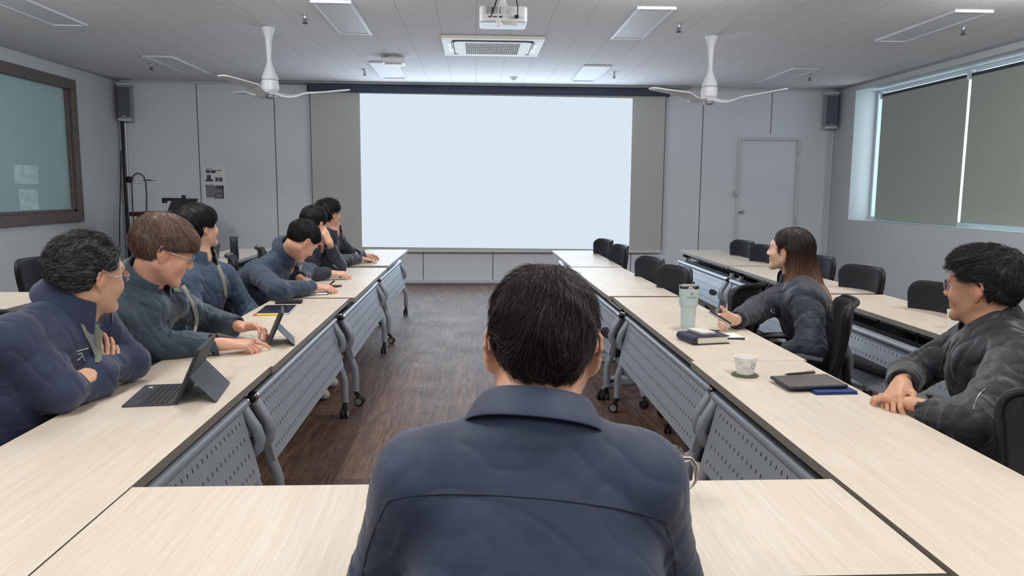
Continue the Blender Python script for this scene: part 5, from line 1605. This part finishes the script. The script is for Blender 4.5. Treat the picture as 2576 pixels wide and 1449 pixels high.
# the woman
def long_hair(H_, root, off, hobj, rng):
    Ls = Sdf(); w = H_.w; k = H_.s; R = H_.R
    Ls.ell(w((0, -.020, .038)), v_((.090, .106, .094))*k, R, k=.02)
    Ls.cap(w((0, -.060, .03)), w((0, -.100, -.14)), .072*k, .070*k, k=.05)
    Ls.cap(w((0, -.100, -.14)), w((-.035, -.190, -.25)), .074*k, .062*k, k=.05)
    Ls.cap(w((-.035, -.190, -.25)), w((-.040, -.275, -.375)), .060*k, .026*k, k=.04)
    Ls.cap(w((-.062, -.050, .0)), w((-.092, -.075, -.20)), .032*k, .042*k, k=.04)
    Ls.cap(w((.062, -.020, .0)), w((.085, .01, -.16)), .024*k, .020*k, k=.03)
    Ls.cap(w((-.092, -.075, -.20)), w((-.110, -.120, -.285)), .042*k, .018*k, k=.03)
    # keep the face free
    Ls.ell(w((0, .085, -.045)), v_((.105, .085, .105))*k, R, k=.012, op='s')
    Ls.ell(w((-.095, .012, -.018)), v_((.030, .030, .045))*k, R, k=.012, op='s')
    def post(p, d):
        m = np.abs(d) < .05
        if not m.any(): return d
        L = H_.loc(p[m]); th = np.arctan2(L[:, 0], -(L[:, 1]-.02)); o = d.copy()
        o[m] = d[m]+.0022*np.sin(th*38+3*np.sin(L[:, 2]*14))+.0015*np.sin(th*71+L[:, 2]*20)
        return o
    Ls.post = post; Ls.maxdisp = .006
    V, Q = Ls.mesh(.0035)
    top, mid_, tip = lin((46, 38, 40)), lin((112, 78, 62)), lin((196, 148, 106))
    def col(L, P, rng):
        N, K = P.shape[0], P.shape[1]
        z = H_.loc(P.reshape(-1, 3))[:, 2].reshape(N, K)+ (rng.random((N, 1))-.5)*.09
        t1 = np.clip((.03-z)/.15, 0, 1)[..., None]; t2 = np.clip((-.10-z)/.14, 0, 1)[..., None]
        c = top*(1-t1)+mid_*t1; c = c*(1-t2)+tip*t2
        return (c*(1+.3*(rng.random((N, 1, 1))*2-1))).astype(np.float32)
    o = np_mesh('long_hair', V, Q, MH, root, off, col(None, V[:, None, :], rng).reshape(-1, 3)*.8)
    L0 = H_.loc(V); ok = V[L0[:, 2] > -.28]
    idx = rng.integers(0, len(ok), 9000)
    def comb(L):
        g = L-v_((.01, -.01, .13)); g /= np.maximum(np.linalg.norm(g, axis=1), .01)[:, None]; g[:, 2] -= 1.3
        g[:, 1] -= .25*(L[:, 2] < -.08)
        return g.astype(np.float32)
    V, Q, C = strands(H_, Ls, ok[idx], comb, 8, .13, .0009, .003, col, 0, rng, .12, 20)
    np_mesh('long_hair_strands', V, Q, MH, o, off, C)
p7 = person('woman with long hair dyed light at the ends, holding a presenter remote',
    head=((1.6977, 4.0364, 1.0740), -54, -3, 0, .97), neck=(1.7452, 4.0344, 0.9216), pelvis=(1.84, 3.84, .50),
    sh=((1.68, 3.73, .850), (1.76, 4.07, .86)), el=((1.64, 3.56, .63), (1.50, 3.92, .765)), wr=((1.50, 3.62, .60), (1.2627, 3.5767, 0.7680)),
    hands=(dict(f=(-.8, .3, 0), n=(0, 0, 1)), dict(f=(-.93, -.25, .12), n=(.12, .92, .38), fcurl=((20, 45, 35), (48, 60, 45), (52, 62, 45), (55, 62, 45)), thumb=(18, -6), sc=.92, tdir=(-.85, -.25, .55))),
    knees=((1.38, 3.74, .50), (1.36, 3.96, .50)), ankles=((1.10, 3.46, .10), (1.12, 3.62, .10)), jmat=J_WOM, vox=.0048, seed=7.7, tw=1.12, jr=1.04, jamp=.004, sleeve=1.15,
    skin=(232, 192, 168), female=True, collar_h=1.25,
    hair=dict(thick=.012, col=hcol((44, 36, 38)), n=60, len=.02, r=.0008, lift=.002, wave=.06, crown=(.01, .02, .12), bias=(0, -.7, -.6), amp=.001, freq=40, line=dict(front=.066, temple=.012, ear=.03, side_back=-.03, nape=-.05), long=long_hair))

# the man in the bomber jacket
p8 = person('man with wire glasses in a black zipped bomber jacket, hands clasped',
    head=((1.7137, 2.4609, 1.0761), -38, 2, -3, 1.06), neck=(1.7352, 2.4453, 0.9641), pelvis=(1.90, 2.34, .52),
    sh=((1.6840, 2.2344, 0.8763), (1.7438, 2.5907, 0.8431)), el=((1.4110, 2.0199, 0.7450), (1.60, 2.66, .72)), wr=((1.3463, 2.1893, 0.7450), (1.3582, 2.2940, 0.7850)),
    hands=(dict(f=(-.50, .80, .10), n=(.15, -.15, 1), fcurl=((22, 30, 20), (30, 45, 30), (32, 45, 30), (34, 45, 30)), thumb=(48, 20)),
           dict(f=(-.70, -.62, -.32), n=(-.50, .1, .86), fcurl=((30, 45, 30), (34, 50, 35), (36, 50, 35), (38, 50, 35)), thumb=(40, 30))),
    knees=((1.36, 2.30, .52), (1.36, 2.54, .52)), ankles=((1.40, 2.34, .10), (1.40, 2.56, .10)), jmat=J_BOMB, vox=.0042, seed=8.8, tw=1.16, jr=1.10, jamp=.0048, craise=.022,
    skin=(204, 156, 128), collar='rib', glasses=(MGOLD, MGLASS, .021), extra=dict(collar_mat=J_RIB),
    hair=dict(thick=.016, thx=.9, col=hcol((36, 34, 40), (84, 80, 90), .12, .4), n=9000, len=.045, r=.0006, lift=.006, wave=.5, clump=34, curl=.2, crown=(0, -.04, .12), bias=(0, .7, .0), amp=.0045, freq=60,
              lumps=(((0, .035, .080), (.066, .060, .040)),), line=dict(front=.060, temple=.030, ear=.022, side_back=-.040, nape=-.082)))

# ---- details sewn on the clothes
seam(p9, [(-0.1188, 0.9810, 0.9736), (-0.1034, 0.9618, 0.9872), (-0.0447, 0.9405, 1.0002), (0.0220, 0.9276, 1.0032), (0.1035, 0.9230, 0.9976), (0.1888, 0.9366, 0.9787), (0.2545, 0.9599, 0.9496)], 'yoke_seam', M_SEAM, .0011)
seam(p9, [(-0.1188, 0.9810, 0.9736), (-0.1389, 0.9868, 0.9329), (-0.1523, 0.9920, 0.8904), (-0.1592, 0.9968, 0.8472)], 'sleeve_seam', M_SEAM, .0009)
seam(p9, [(0.2545, 0.9599, 0.9496), (0.2667, 0.9655, 0.9195), (0.2748, 0.9704, 0.8825), (0.2786, 0.9754, 0.8447)], 'sleeve_seam', M_SEAM, .0009)
patch(p1, [(-1.2491, 2.4267, 0.9590), (-1.2186, 2.4001, 0.9205), (-1.1911, 2.3833, 0.8794), (-1.1786, 2.3795, 0.8548)], [(-1.2185, 2.4748, 0.9516), (-1.2009, 2.4485, 0.9109), (-1.1934, 2.4325, 0.8688), (-1.1860, 2.4088, 0.8443)], 'shirt_front', MSHIRT, .002)
patch(p1, [(-1.2541, 2.4276, 0.9639), (-1.2311, 2.4023, 0.9328), (-1.2036, 2.3860, 0.8954), (-1.1911, 2.3809, 0.8609)], [(-1.2453, 2.4275, 0.9665), (-1.2212, 2.4021, 0.9354), (-1.1961, 2.3863, 0.9004), (-1.1836, 2.3805, 0.8609)], 'lining_strip', M_OLIVE, .004)
patch(p1, [(-1.2315, 2.4644, 0.9444), (-1.2162, 2.4377, 0.9001), (-1.2062, 2.4127, 0.8667), (-1.2087, 2.4092, 0.8391)], [(-1.2131, 2.4816, 0.9281), (-1.2020, 2.4564, 0.8937), (-1.1983, 2.4417, 0.8603), (-1.2010, 2.4284, 0.8346)], 'lining_strip', M_OLIVE, .004)
for a, b_ in (((-1.2115, 2.3157, 0.8954), (-1.1777, 2.3154, 0.9052)), ((-1.2091, 2.3143, 0.8858), (-1.1970, 2.3144, 0.8907)), ((-1.2042, 2.3126, 0.8738), (-1.1970, 2.3131, 0.8811)), ((-1.1970, 2.3141, 0.8883), (-1.1885, 2.3109, 0.8668)), ((-1.2115, 2.3123, 0.8690), (-1.2042, 2.3122, 0.8715))):
    seam(p1, [a, b_], 'embroidered_mark', pm('pale_thread', srgb(190, 192, 196), .8), .0016, .001, False)
patch(p2, [(-1.1676, 3.0344, 1.0035), (-1.1222, 3.0037, 0.9395), (-1.1018, 2.9938, 0.8713), (-1.1175, 2.9863, 0.8075)], [(-1.1627, 3.0548, 1.0073), (-1.1140, 3.0241, 0.9444), (-1.0935, 3.0136, 0.8710), (-1.1171, 3.0051, 0.7974)], 'lining_strip', M_OLIVE, .004)
patch(p2, [(-1.2084, 3.0205, 1.0368), (-1.1925, 2.9966, 1.0146), (-1.1760, 2.9821, 0.9867)], [(-1.1911, 3.0197, 1.0369), (-1.1707, 2.9952, 1.0116), (-1.1512, 2.9809, 0.9869)], 'lining_strip', M_OLIVE, .004)
patch(p3, [(-1.4384, 4.2537, 0.9632), (-1.4097, 4.2418, 0.8824), (-1.3942, 4.2288, 0.7883)], [(-1.4230, 4.2541, 0.9721), (-1.3899, 4.2417, 0.8891), (-1.3788, 4.2275, 0.7841)], 'lining_strip', M_OLIVE, .004)
seam(p3, [(-1.4759, 4.2566, 0.9717), (-1.4104, 4.1935, 0.8991), (-1.3558, 4.1783, 0.8022), (-1.2882, 4.1610, 0.6944)], 'front_edge', M_SEAM, .0016)
patch(p4, [(-1.1690, 5.0382, 0.8852), (-1.1689, 5.0290, 0.8148)], [(-1.1480, 5.0386, 0.8957), (-1.1532, 5.0280, 0.8123)], 'lining_strip', M_OLIVE, .004)
seam(p2, [(-1.1652, 2.9796, 0.9714), (-1.1342, 2.9711, 0.9178), (-1.1264, 2.9607, 0.8409)], 'front_edge', M_SEAM, .0016)
MZ = pm('zip_metal', srgb(170, 170, 165), .35, .8)
seam(p8, [(1.6263, 2.3892, 0.9581), (1.5716, 2.3683, 0.9328), (1.5332, 2.3458, 0.9004), (1.5115, 2.3316, 0.8615), (1.5012, 2.3263, 0.8167)], 'front_zip', MZ, .0020, .0015)
seam(p8, [(1.5134, 2.1235, 0.8141), (1.4746, 2.0939, 0.8055), (1.4618, 2.0915, 0.7823), (1.4463, 2.0701, 0.7671)], 'sleeve_zip', MZ, .0020, .0015)
seam(p7, [(1.5560, 3.9009, 0.9116), (1.5064, 3.8745, 0.8453), (1.4744, 3.8342, 0.7566), (1.4786, 3.8232, 0.6743)], 'front_edge', M_SEAM, .0020)
for a, b_ in (((1.4822, 3.6868, 0.7911), (1.4842, 3.6891, 0.8089)), ((1.4902, 3.6852, 0.7812), (1.4942, 3.6881, 0.8050)), ((1.4782, 3.6873, 0.7930), (1.5022, 3.6854, 0.7872))):
    seam(p7, [a, b_], 'embroidered_mark', pm('white_thread', srgb(230, 232, 236), .8), .0018, .001, False)

# ================================================================ things on the tables
def kb_tablet(name, label, loc, rz, W=.262, D=.15, H_=.185, tilt=24, keyboard=True, ks=.115):
    t = thing(name, label, 'tablet computer', loc, rz)
    gm = pm('slate_cover', srgb(58, 64, 74), .6, bump=(700, .3, .0006))
    if keyboard:
        b = MB(); b.slab(rrect(D, W, .008, cx=-D/2-.006), 0, .0045); b.build('keyboard_cover', gm, t, bevel=.0012)
        b = MB()
        for r in range(5):
            for c in range(13):
                b.bx(-.028-r*.0165-.0135, -.028-r*.0165, -W/2+.012+c*.0186, -W/2+.012+c*.0186+.0155, .0045, .0062)
        b.build('keys', pm('dark_keys', srgb(44, 48, 56), .5), t)
        b = MB()
        for r in range(5):
            for c in range(13): b.bx(-.028-r*.0165-.0085, -.028-r*.0165-.0055, -W/2+.0175+c*.0186, -W/2+.0215+c*.0186, .0062, .0064)
        b.build('key_legends', pm('legend_grey', srgb(150, 154, 160), .6), t)
        b = MB(); b.bx(-.140, -.118, -.045, .045, .0045, .0052); b.build('touchpad', pm('touchpad', srgb(66, 72, 84), .4), t)
        b = MB(); b.bx(-.134, -.122, .085, .1, .0045, .0050); b.build('label_sticker', M['white'], t)
    a = math.radians(tilt)
    b = MB(); b.slab(rrect(H_, W, .008, cx=H_/2), -.004, .004); b.mi = 1
    b.build('screen', [M['dark'], M['black']], t, bevel=.0015, loc=(0, 0, .006), rot=(0, -(PI/2-a), 0))
    b = MB(); b.slab(rrect(H_*.98, W*.98, .008, cx=H_/2), -.0075, -.0042)
    b.build('back_cover', gm, t, bevel=.001, loc=(0, 0, .006), rot=(0, -(PI/2-a), 0))
    # kickstand plate from the middle of the back down to the table
    hz = ks*math.cos(math.radians(42)); s0 = hz/math.cos(a)
    hx = s0*math.sin(a)
    b = MB(); b.slab(rrect(ks, W*.96, .010, cx=ks/2), -.0022, .0)
    b.build('kickstand', gm, t, bevel=.0008, loc=(hx+.006, 0, hz+.002), rot=(0, PI/2-math.radians(42), 0))
    b = MB(); b.bx(-.0045, .0045, -W/2-.001, W/2+.001, 0, .012); b.build('hinge', M['dark'], t, bevel=.001, loc=(0, 0, .003))
    return t
kb_tablet('keyboard_tablet', 'open dark tablet with keyboard cover and kickstand on the near left table', (-.952, 2.46, TZ), math.radians(8))
kb_tablet('folio_tablet', 'small tablet on a grey folding stand before the brown haired man', (-.905, 3.29, TZ), math.radians(14), W=.20, D=.13, H_=.155, tilt=24, keyboard=False, ks=.105)
def flat(name, label, cat, loc, w, d, h, rz, edge, top, r=.008, group=None, inset=.006, topname='screen'):
    t = thing(name, label, cat, loc, rz, group)
    b = MB(); b.slab(rrect(w, d, r), 0, h); b.build('case', edge, t, bevel=min(.0025, h*.3))
    b = MB(); b.slab(rrect(w-2*inset, d-2*inset, r*.8), h, h+.0006); b.build(topname, top, t)
    return t
MSCR = pm('dark_glass_screen', srgb(38, 34, 44), .12, spec=.6)
flat('flat_tablet', 'dark tablet lying flat beside the yellow pencil on the left table', 'tablet computer', (-1.098, 4.19, TZ), .178, .30, .009, math.radians(5), M['alu'], MSCR)
t = thing('stylus_pencil', 'yellow pencil with a pink end and white tip by the flat tablet', 'pencil', (-1.178, 4.018, TZ+.0055), 0)
b = MB(); b.cyl((.018, 0, 0), (.128, .010, 0), .0052, n=8); b.build('barrel', pm('yellow_lacquer', srgb(244, 206, 20), .4), t, smooth='auto')
b = MB(); b.cyl((0, -.0015, 0), (.018, 0, 0), .0054, n=10); b.build('eraser', pm('pink_rubber', srgb(226, 96, 96), .7), t, smooth='auto')
b = MB(); b.cyl((.128, .010, 0), (.150, .012, -.002), .0050, .0012, n=8); b.build('tip', M['white'], t, smooth='auto')
flat('mobile_phone', 'thick black phone lying beyond the flat tablet on the left table', 'phone', (-1.10, 4.47, TZ), .15, .085, .016, math.radians(6), M['black'], pm('phone_grey', srgb(40, 42, 44), .35))
# notebooks of the writers
def notebook(label, loc, w, d, h, rz, band=False, group='notebooks on the left row'):
    t = thing('notebook', label, 'notebook', loc, rz, group)
    b = MB(); b.slab(rrect(w, d, .006), 0, .003); b.build('cover', M['black'], t, bevel=.001)
    b = MB(); b.slab(rrect(w-.008, d-.006, .004), .003, h); b.build('pages', M['paper'], t, bevel=.001)
    if band:
        b = MB(); b.bx(-.006, .006, -d/2-.002, d/2+.002, h, h+.003); b.bx(-.006, .006, -d/2-.003, -d/2, 0, h+.003); b.build('band', M['black'], t)
    return t
notebook('open notebook under the writing hand of the man in the dark blue jacket', (-1.0179, 4.8889, 0.7200), .13, .17, .010, .15)
notebook('open notebook with a black band under the hand farther along the left row', (-1.0355, 5.8317, 0.7200), .15, .16, .014, .1, True)
def pen(label, a, b_, r=.0042, mat=None, tipm=None, name='pen', group=None):
    a, b_ = V3(a), V3(b_); t = thing(name, label, 'pen', tuple(a), 0, group)
    d = b_-a
    b = MB(); b.cyl(d*.12, d, r, n=10); b.build('barrel', mat or M['black'], t, smooth='auto')
    b = MB(); b.cyl((0, 0, 0), d*.12, r*.25, r*.95, n=10); b.build('tip', tipm or M['chrome'], t, smooth='auto')
    b = MB(); b.tube([d*.97+V3((0, 0, r)), d*.97+V3((0, 0, r*1.9)), d*.70+V3((0, 0, r*1.5))], r*.3, 6); b.build('clip', M['chrome'], t, smooth='auto')
    return t
pen('black pen in the writing hand of the man bent over', (-1.0034, 4.9714, 0.7350), (-0.9097, 4.8908, 0.8000))
pen('black pen in the writing hand of the man resting his cheek', (-0.9873, 5.7283, 0.7380), (-1.0676, 5.6909, 0.8200))
pen('white stylus between the fingers of the brown haired man', (-0.9039, 3.2119, 0.7350), (-0.9164, 3.0726, 0.7900), .0045, M['white'])
flat('mobile_phone', 'small black phone beyond the writing hand of the man bent over', 'phone', (-1.0012, 5.2317, 0.7200), .07, .14, .010, 1.3, M['black'], MSCR)
t = thing('computer_mouse', 'dark computer mouse under the hand of the farthest man on the left', 'mouse', (-0.9871, 7.0620, 0.7200), -1.2)
b = MB(); b.lathe([(.001, .030), (.014, .028), (.026, .018), (.031, .006), (.030, 0)], n=20); b.v = [(x, y*1.6, z) for x, y, z in b.v]; b.build('shell', pm('maroon_black', srgb(50, 34, 38), .3), t, smooth='auto')
b = MB(); b.cyl((-.003, .022, .027), (.003, .022, .027), .006, n=10); b.build('wheel', M['grey_paint'], t)

# right side: tumbler
t = thing('travel_tumbler', 'pale mint steel tumbler with a clear lid on the right table', 'tumbler', (1.045, 3.635, TZ))
MM = pm('mint_enamel', srgb(198, 218, 220), .4)
b = MB(); b.lathe([(.032, 0), (.034, .003), (.0385, .108), (.0445, .114), (.0455, .120), (.0475, .196), (.0470, .198)], n=36); b.build('body', MM, t, smooth='auto')
b = MB(); b.lathe([(.0465, .197), (.0475, .199), (.0480, .213), (.0455, .214), (.045, .200)], n=36); b.build('steel_rim', M['chrome'], t, smooth='auto')
b = MB(); b.lathe([(.0452, .203), (.0452, .211), (.038, .213), (.034, .209)], n=30); b.slab(rrect(.05, .018, .008, cx=.0, cy=.0), .210, .218)
b.build('lid', pm('clear_lid', srgb(222, 226, 226), .1, trans=.5), t, smooth='auto')
def text_mesh(name, body, size, mat, parent, loc, rot, ext=.0004, bend=None):
    cu = bpy.data.curves.new(name, 'FONT'); cu.body = body; cu.size = size; cu.extrude = ext; cu.align_x = 'CENTER'
    o = bpy.data.objects.new(name, cu); COL.objects.link(o)
    dg = bpy.context.evaluated_depsgraph_get(); me = bpy.data.meshes.new_from_object(o.evaluated_get(dg))
    bpy.data.objects.remove(o); bpy.data.curves.remove(cu)
    me.materials.clear(); me.materials.append(mat)
    if bend:
        for v in me.vertices:
            a = v.co.x/bend; rr = bend+v.co.z; v.co = V3((rr*math.sin(a), v.co.y, rr*math.cos(a)-bend))
    m = bpy.data.objects.new(name, me); COL.objects.link(m); m.parent = parent; m.location = loc; m.rotation_euler = rot
    return m
MP = pm('grey_print', srgb(140, 152, 156), .6)
az = math.radians(3)
def on_tumbler(ang, r, z): return (r*math.sin(ang), -r*math.cos(ang), z)
text_mesh('lettering', 'STANLEY', .0115, MP, t, on_tumbler(az, .0475, .155), (PI/2, 0, az), bend=.0470)
b = MB()
for s in (-1, 1):
    b.slab([(s*.0010, 0), (s*.0035, 0), (s*.0045, .0055), (s*.0080, .0065), (s*.0070, .0115), (s*.0045, .0105), (s*.0030, .0135), (s*.0012, .0115), (s*.0022, .0075)][::s], 0, .0006)
b.slab([(-.0055, .0150), (0, .0135), (.0055, .0150), (.0030, .0165), (0, .0158), (-.0030, .0165)], 0, .0006)
b.build('emblem', MP, t, loc=on_tumbler(az, .0475, .169), rot=(PI/2, 0, az))

# navy organiser with a phone on it
t = thing('ring_binder', 'thick navy leather organiser with white pages beside the tumbler', 'organiser', (1.03, 3.31, TZ), math.radians(12))
MNV = pm('navy_leather', srgb(44, 48, 78), .45, bump=(300, .3, .001))
w, d, h = .165, .155, .036
prof = [(-w/2+.0, 0), (w/2, 0), (w/2, .004), (-w/2+.004, .004)]
b = MB()
out = [(w/2, 0)]+[(-w/2-.018*math.sin(PI*i/10), h/2-h/2*math.cos(PI*i/10)) for i in range(11)]+[(w/2, h)]
inn = [(w/2, h-.0035)]+[(-w/2+.004-.014*math.sin(PI*i/10), h/2+(h/2-.0035)*math.cos(PI*i/10)) for i in range(11)]+[(w/2, .0035)]
pts = out+inn
vs = [(x, -d/2, z) for x, z in pts]+[(x, d/2, z) for x, z in pts]; n = len(pts)
fs = [(i, (i+1) % n, n+(i+1) % n, n+i) for i in range(n)]
for k in range(len(out)-1): fs.append((k, n-1-k, n-2-k, k+1)); fs.append((n+k, n+k+1, 2*n-2-k, 2*n-1-k))
b.add(vs, fs); b.build('cover', MNV, t, bevel=.0008)
b = MB(); b.bx(-w/2+.012, w/2-.008, -d/2+.005, d/2-.005, .0042, h-.0042); b.build('pages', pm('page_block', srgb(226, 224, 214), .8), t, bevel=.001)
b = MB()
for y in (-.06, .0, .06): b.tube([(-w/2+.004+.008*math.cos(a)-.004, y, h/2+.012*math.sin(a)) for a in [2*PI*i/12 for i in range(12)]], .0014, 6, closed=True)
b.build('rings', M['chrome'], t)
b = MB(); b.bx(.035, .10, .03, .05, h, h+.003); b.build('strap', MNV, t, bevel=.001)
t = thing('mobile_phone', 'white phone in a clear bumper case lying on the navy organiser', 'phone', (1.02, 3.32, TZ+.0362), math.radians(16))
b = MB(); b.slab(rrect(.082, .135, .016), 0, .010); b.build('clear_case', pm('clear_case', srgb(226, 230, 234), .12, trans=.7, ior=1.3), t, bevel=.003)
b = MB(); b.slab(rrect(.070, .122, .010), .010, .0125); b.build('phone_body', M['white'], t, bevel=.001)
b = MB(); b.bx(-.008, .008, -.0615, -.0608, .0104, .0116); b.build('port', M['dark'], t)
t = slabthing('paper_sheet', 'white sheet of paper lying right of the navy organiser', 'paper', (1.165, 3.415, TZ), .15, .17, .0012, M['paper'], math.radians(6), r=.001, bev=0)
pen('black ballpoint pen lying on the white sheet of paper', (1.10, 3.345, TZ+.0056), (1.225, 3.335, TZ+.0056))

# paper cup with a flower print on a coaster
t = thing('drinks_coaster', 'dark olive round coaster under the flowered white cup', 'coaster', (.990, 2.678, TZ), 0, 'olive coasters')
b = MB(); b.lathe([(.048, 0), (.050, .0015), (.048, .004), (.002, .004)], n=32); b.build('disc', fabric('olive_felt', srgb(74, 78, 58), 500), t, smooth='auto')
t = thing('paper_cup', 'white cup with a grey flower print standing on the olive coaster', 'cup', (.990, 2.678, TZ+.0042))
b = MB(); b.lathe([(.026, 0), (.030, .002), (.0405, .052), (.0425, .064), (.0425, .066), (.0400, .064), (.0285, .006), (.002, .005)], n=36); b.build('cup_body', pm('white_porcelain', srgb(236, 236, 234), .3), t, smooth='auto')
b = MB()
def cup_pt(a, z): r = np.interp(z, [0, .002, .052, .066], [.026, .0304, .0409, .0429]); return (r*math.sin(a), -r*math.cos(a), z)
ca, cz_ = .50, .036
for k in range(9):
    a = 2*PI*k/9; P = []
    for j in range(7):
        u = j/6*2*PI; rr = .006+.0045*(1-math.cos(u))/2*1.4; aa = a+.22*math.sin(u); P.append(cup_pt(ca+rr*math.cos(aa)/.038, cz_+rr*math.sin(aa)))
    b.tube(P, .0004, 4)
for (a0, z0, s) in ((-.35, .03, 1), (-.05, .022, -1), (-.75, .045, 1), (.15, .05, -1)):
    P = []
    for j in range(16):
        u = j/15*3.6*PI/2; rr = .0105*(1-j/18); P.append(cup_pt(a0+s*rr*math.cos(u)/.037, z0+rr*math.sin(u)))
    b.tube(P, .0004, 4)
b.build('flower_print', pm('cup_print', srgb(120, 122, 126), .6), t)

# blue folio tablet
t = thing('folio_tablet', 'tablet propped on its folded royal blue cover near the flowered cup', 'tablet computer', (1.155, 2.515, TZ), math.radians(3))
MB_ = pm('royal_blue_cover', srgb(38, 62, 118), .6, bump=(500, .3, .0008))
b = MB(); b.slab(rrect(.15, .105, .006, cx=.045, cy=-.062), 0, .004); b.build('folded_cover', MB_, t, bevel=.001)
b = MB(); b.slab(rrect(.145, .10, .006, cx=.047, cy=-.060), .0045, .010); b.build('cover_flap', MB_, t, bevel=.001)
b = MB(); b.slab(rrect(.212, .155, .010), .0, .0085); b.build('case', pm('navy_case_dark', srgb(34, 40, 58), .5), t, bevel=.002, loc=(0, .0, .0125), rot=(.015, -.02, 0))
b = MB(); b.slab(rrect(.198, .138, .006), .0086, .0094); b.build('screen', pm('grey_reflective_screen', srgb(110, 104, 104), .10, spec=.7), t, loc=(0, .0, .0125), rot=(.015, -.02, 0))
pen('black stylus lying beyond the tablet with the blue cover', (1.135, 2.668, TZ+.0046), (1.262, 2.700, TZ+.0046), .0044, M['dark'], M['dark'])

# white cup on the rear right table
t = thing('paper_cup', 'plain white cup on the rear right table beyond the bomber jacket', 'cup', (2.42, 3.66, TZ))
b = MB(); b.lathe([(.028, 0), (.040, .085), (.038, .085), (.026, .004)], n=28); b.build('cup_body', M['white'], t, smooth='auto')

# glass mug and its coaster in front of the man seen from behind
MGL = pm('clear_glass_solid', (1, 1, 1, 1), .02, trans=1.0, ior=1.45)
MTEA = pm('pale_tea', (.93, .84, .58, 1), .0, trans=1.0, ior=1.33)
t = thing('drinks_coaster', 'green round coaster beside the sleeve of the man seen from behind', 'coaster', (.410, 1.545, TZ), 0, 'olive coasters')
b = MB(); b.lathe([(.048, 0), (.050, .0015), (.048, .004), (.002, .004)], n=32); b.build('disc', fabric('green_felt', srgb(104, 132, 104), 400), t, smooth='auto')
t = thing('glass_mug', 'clear glass mug of pale tea half hidden by the navy sleeve', 'mug', (.405, 1.548, TZ+.0042))
b = MB(); b.lathe([(.030, 0), (.033, .003), (.040, .110), (.0408, .118), (.0392, .118), (.0375, .108), (.0310, .010), (.002, .008)], n=40); b.build('glass_body', MGL, t, smooth='auto')
b = MB(); b.lathe([(.0306, .0095), (.0358, .078), (.0358, .079), (.002, .079), (.002, .0095)], n=36); b.build('tea', MTEA, t, smooth='auto')
b = MB(); b.tube([(.036, 0, .095), (.056, -.006, .098), (.068, -.008, .080), (.066, -.008, .050), (.052, -.006, .026), (.034, 0, .022)], [.006, .006, .006, .0055, .005, .0045], 10); b.build('handle', MGL, t, smooth='auto')

# presenter remote in the woman's hand
t = thing('presenter_remote', 'slim black and silver presenter remote pointed from the hand of the woman', 'remote control', (1.1253, 3.3891, 0.8120), 0)
d = V3((1.1750, 3.7011, 0.7870))-V3((1.2680, 3.6692, 0.7317)); d.normalize()
b = MB(); b.slab(rrect(.118, .030, .012), -.007, .001); o1 = b
q = d.to_track_quat('X', 'Z').to_euler()
b.build('shell', M['alu'], t, bevel=.003, rot=q)
b = MB(); b.slab(rrect(.112, .026, .011), .001, .006); b.build('keypad', M['black'], t, bevel=.002, rot=q)
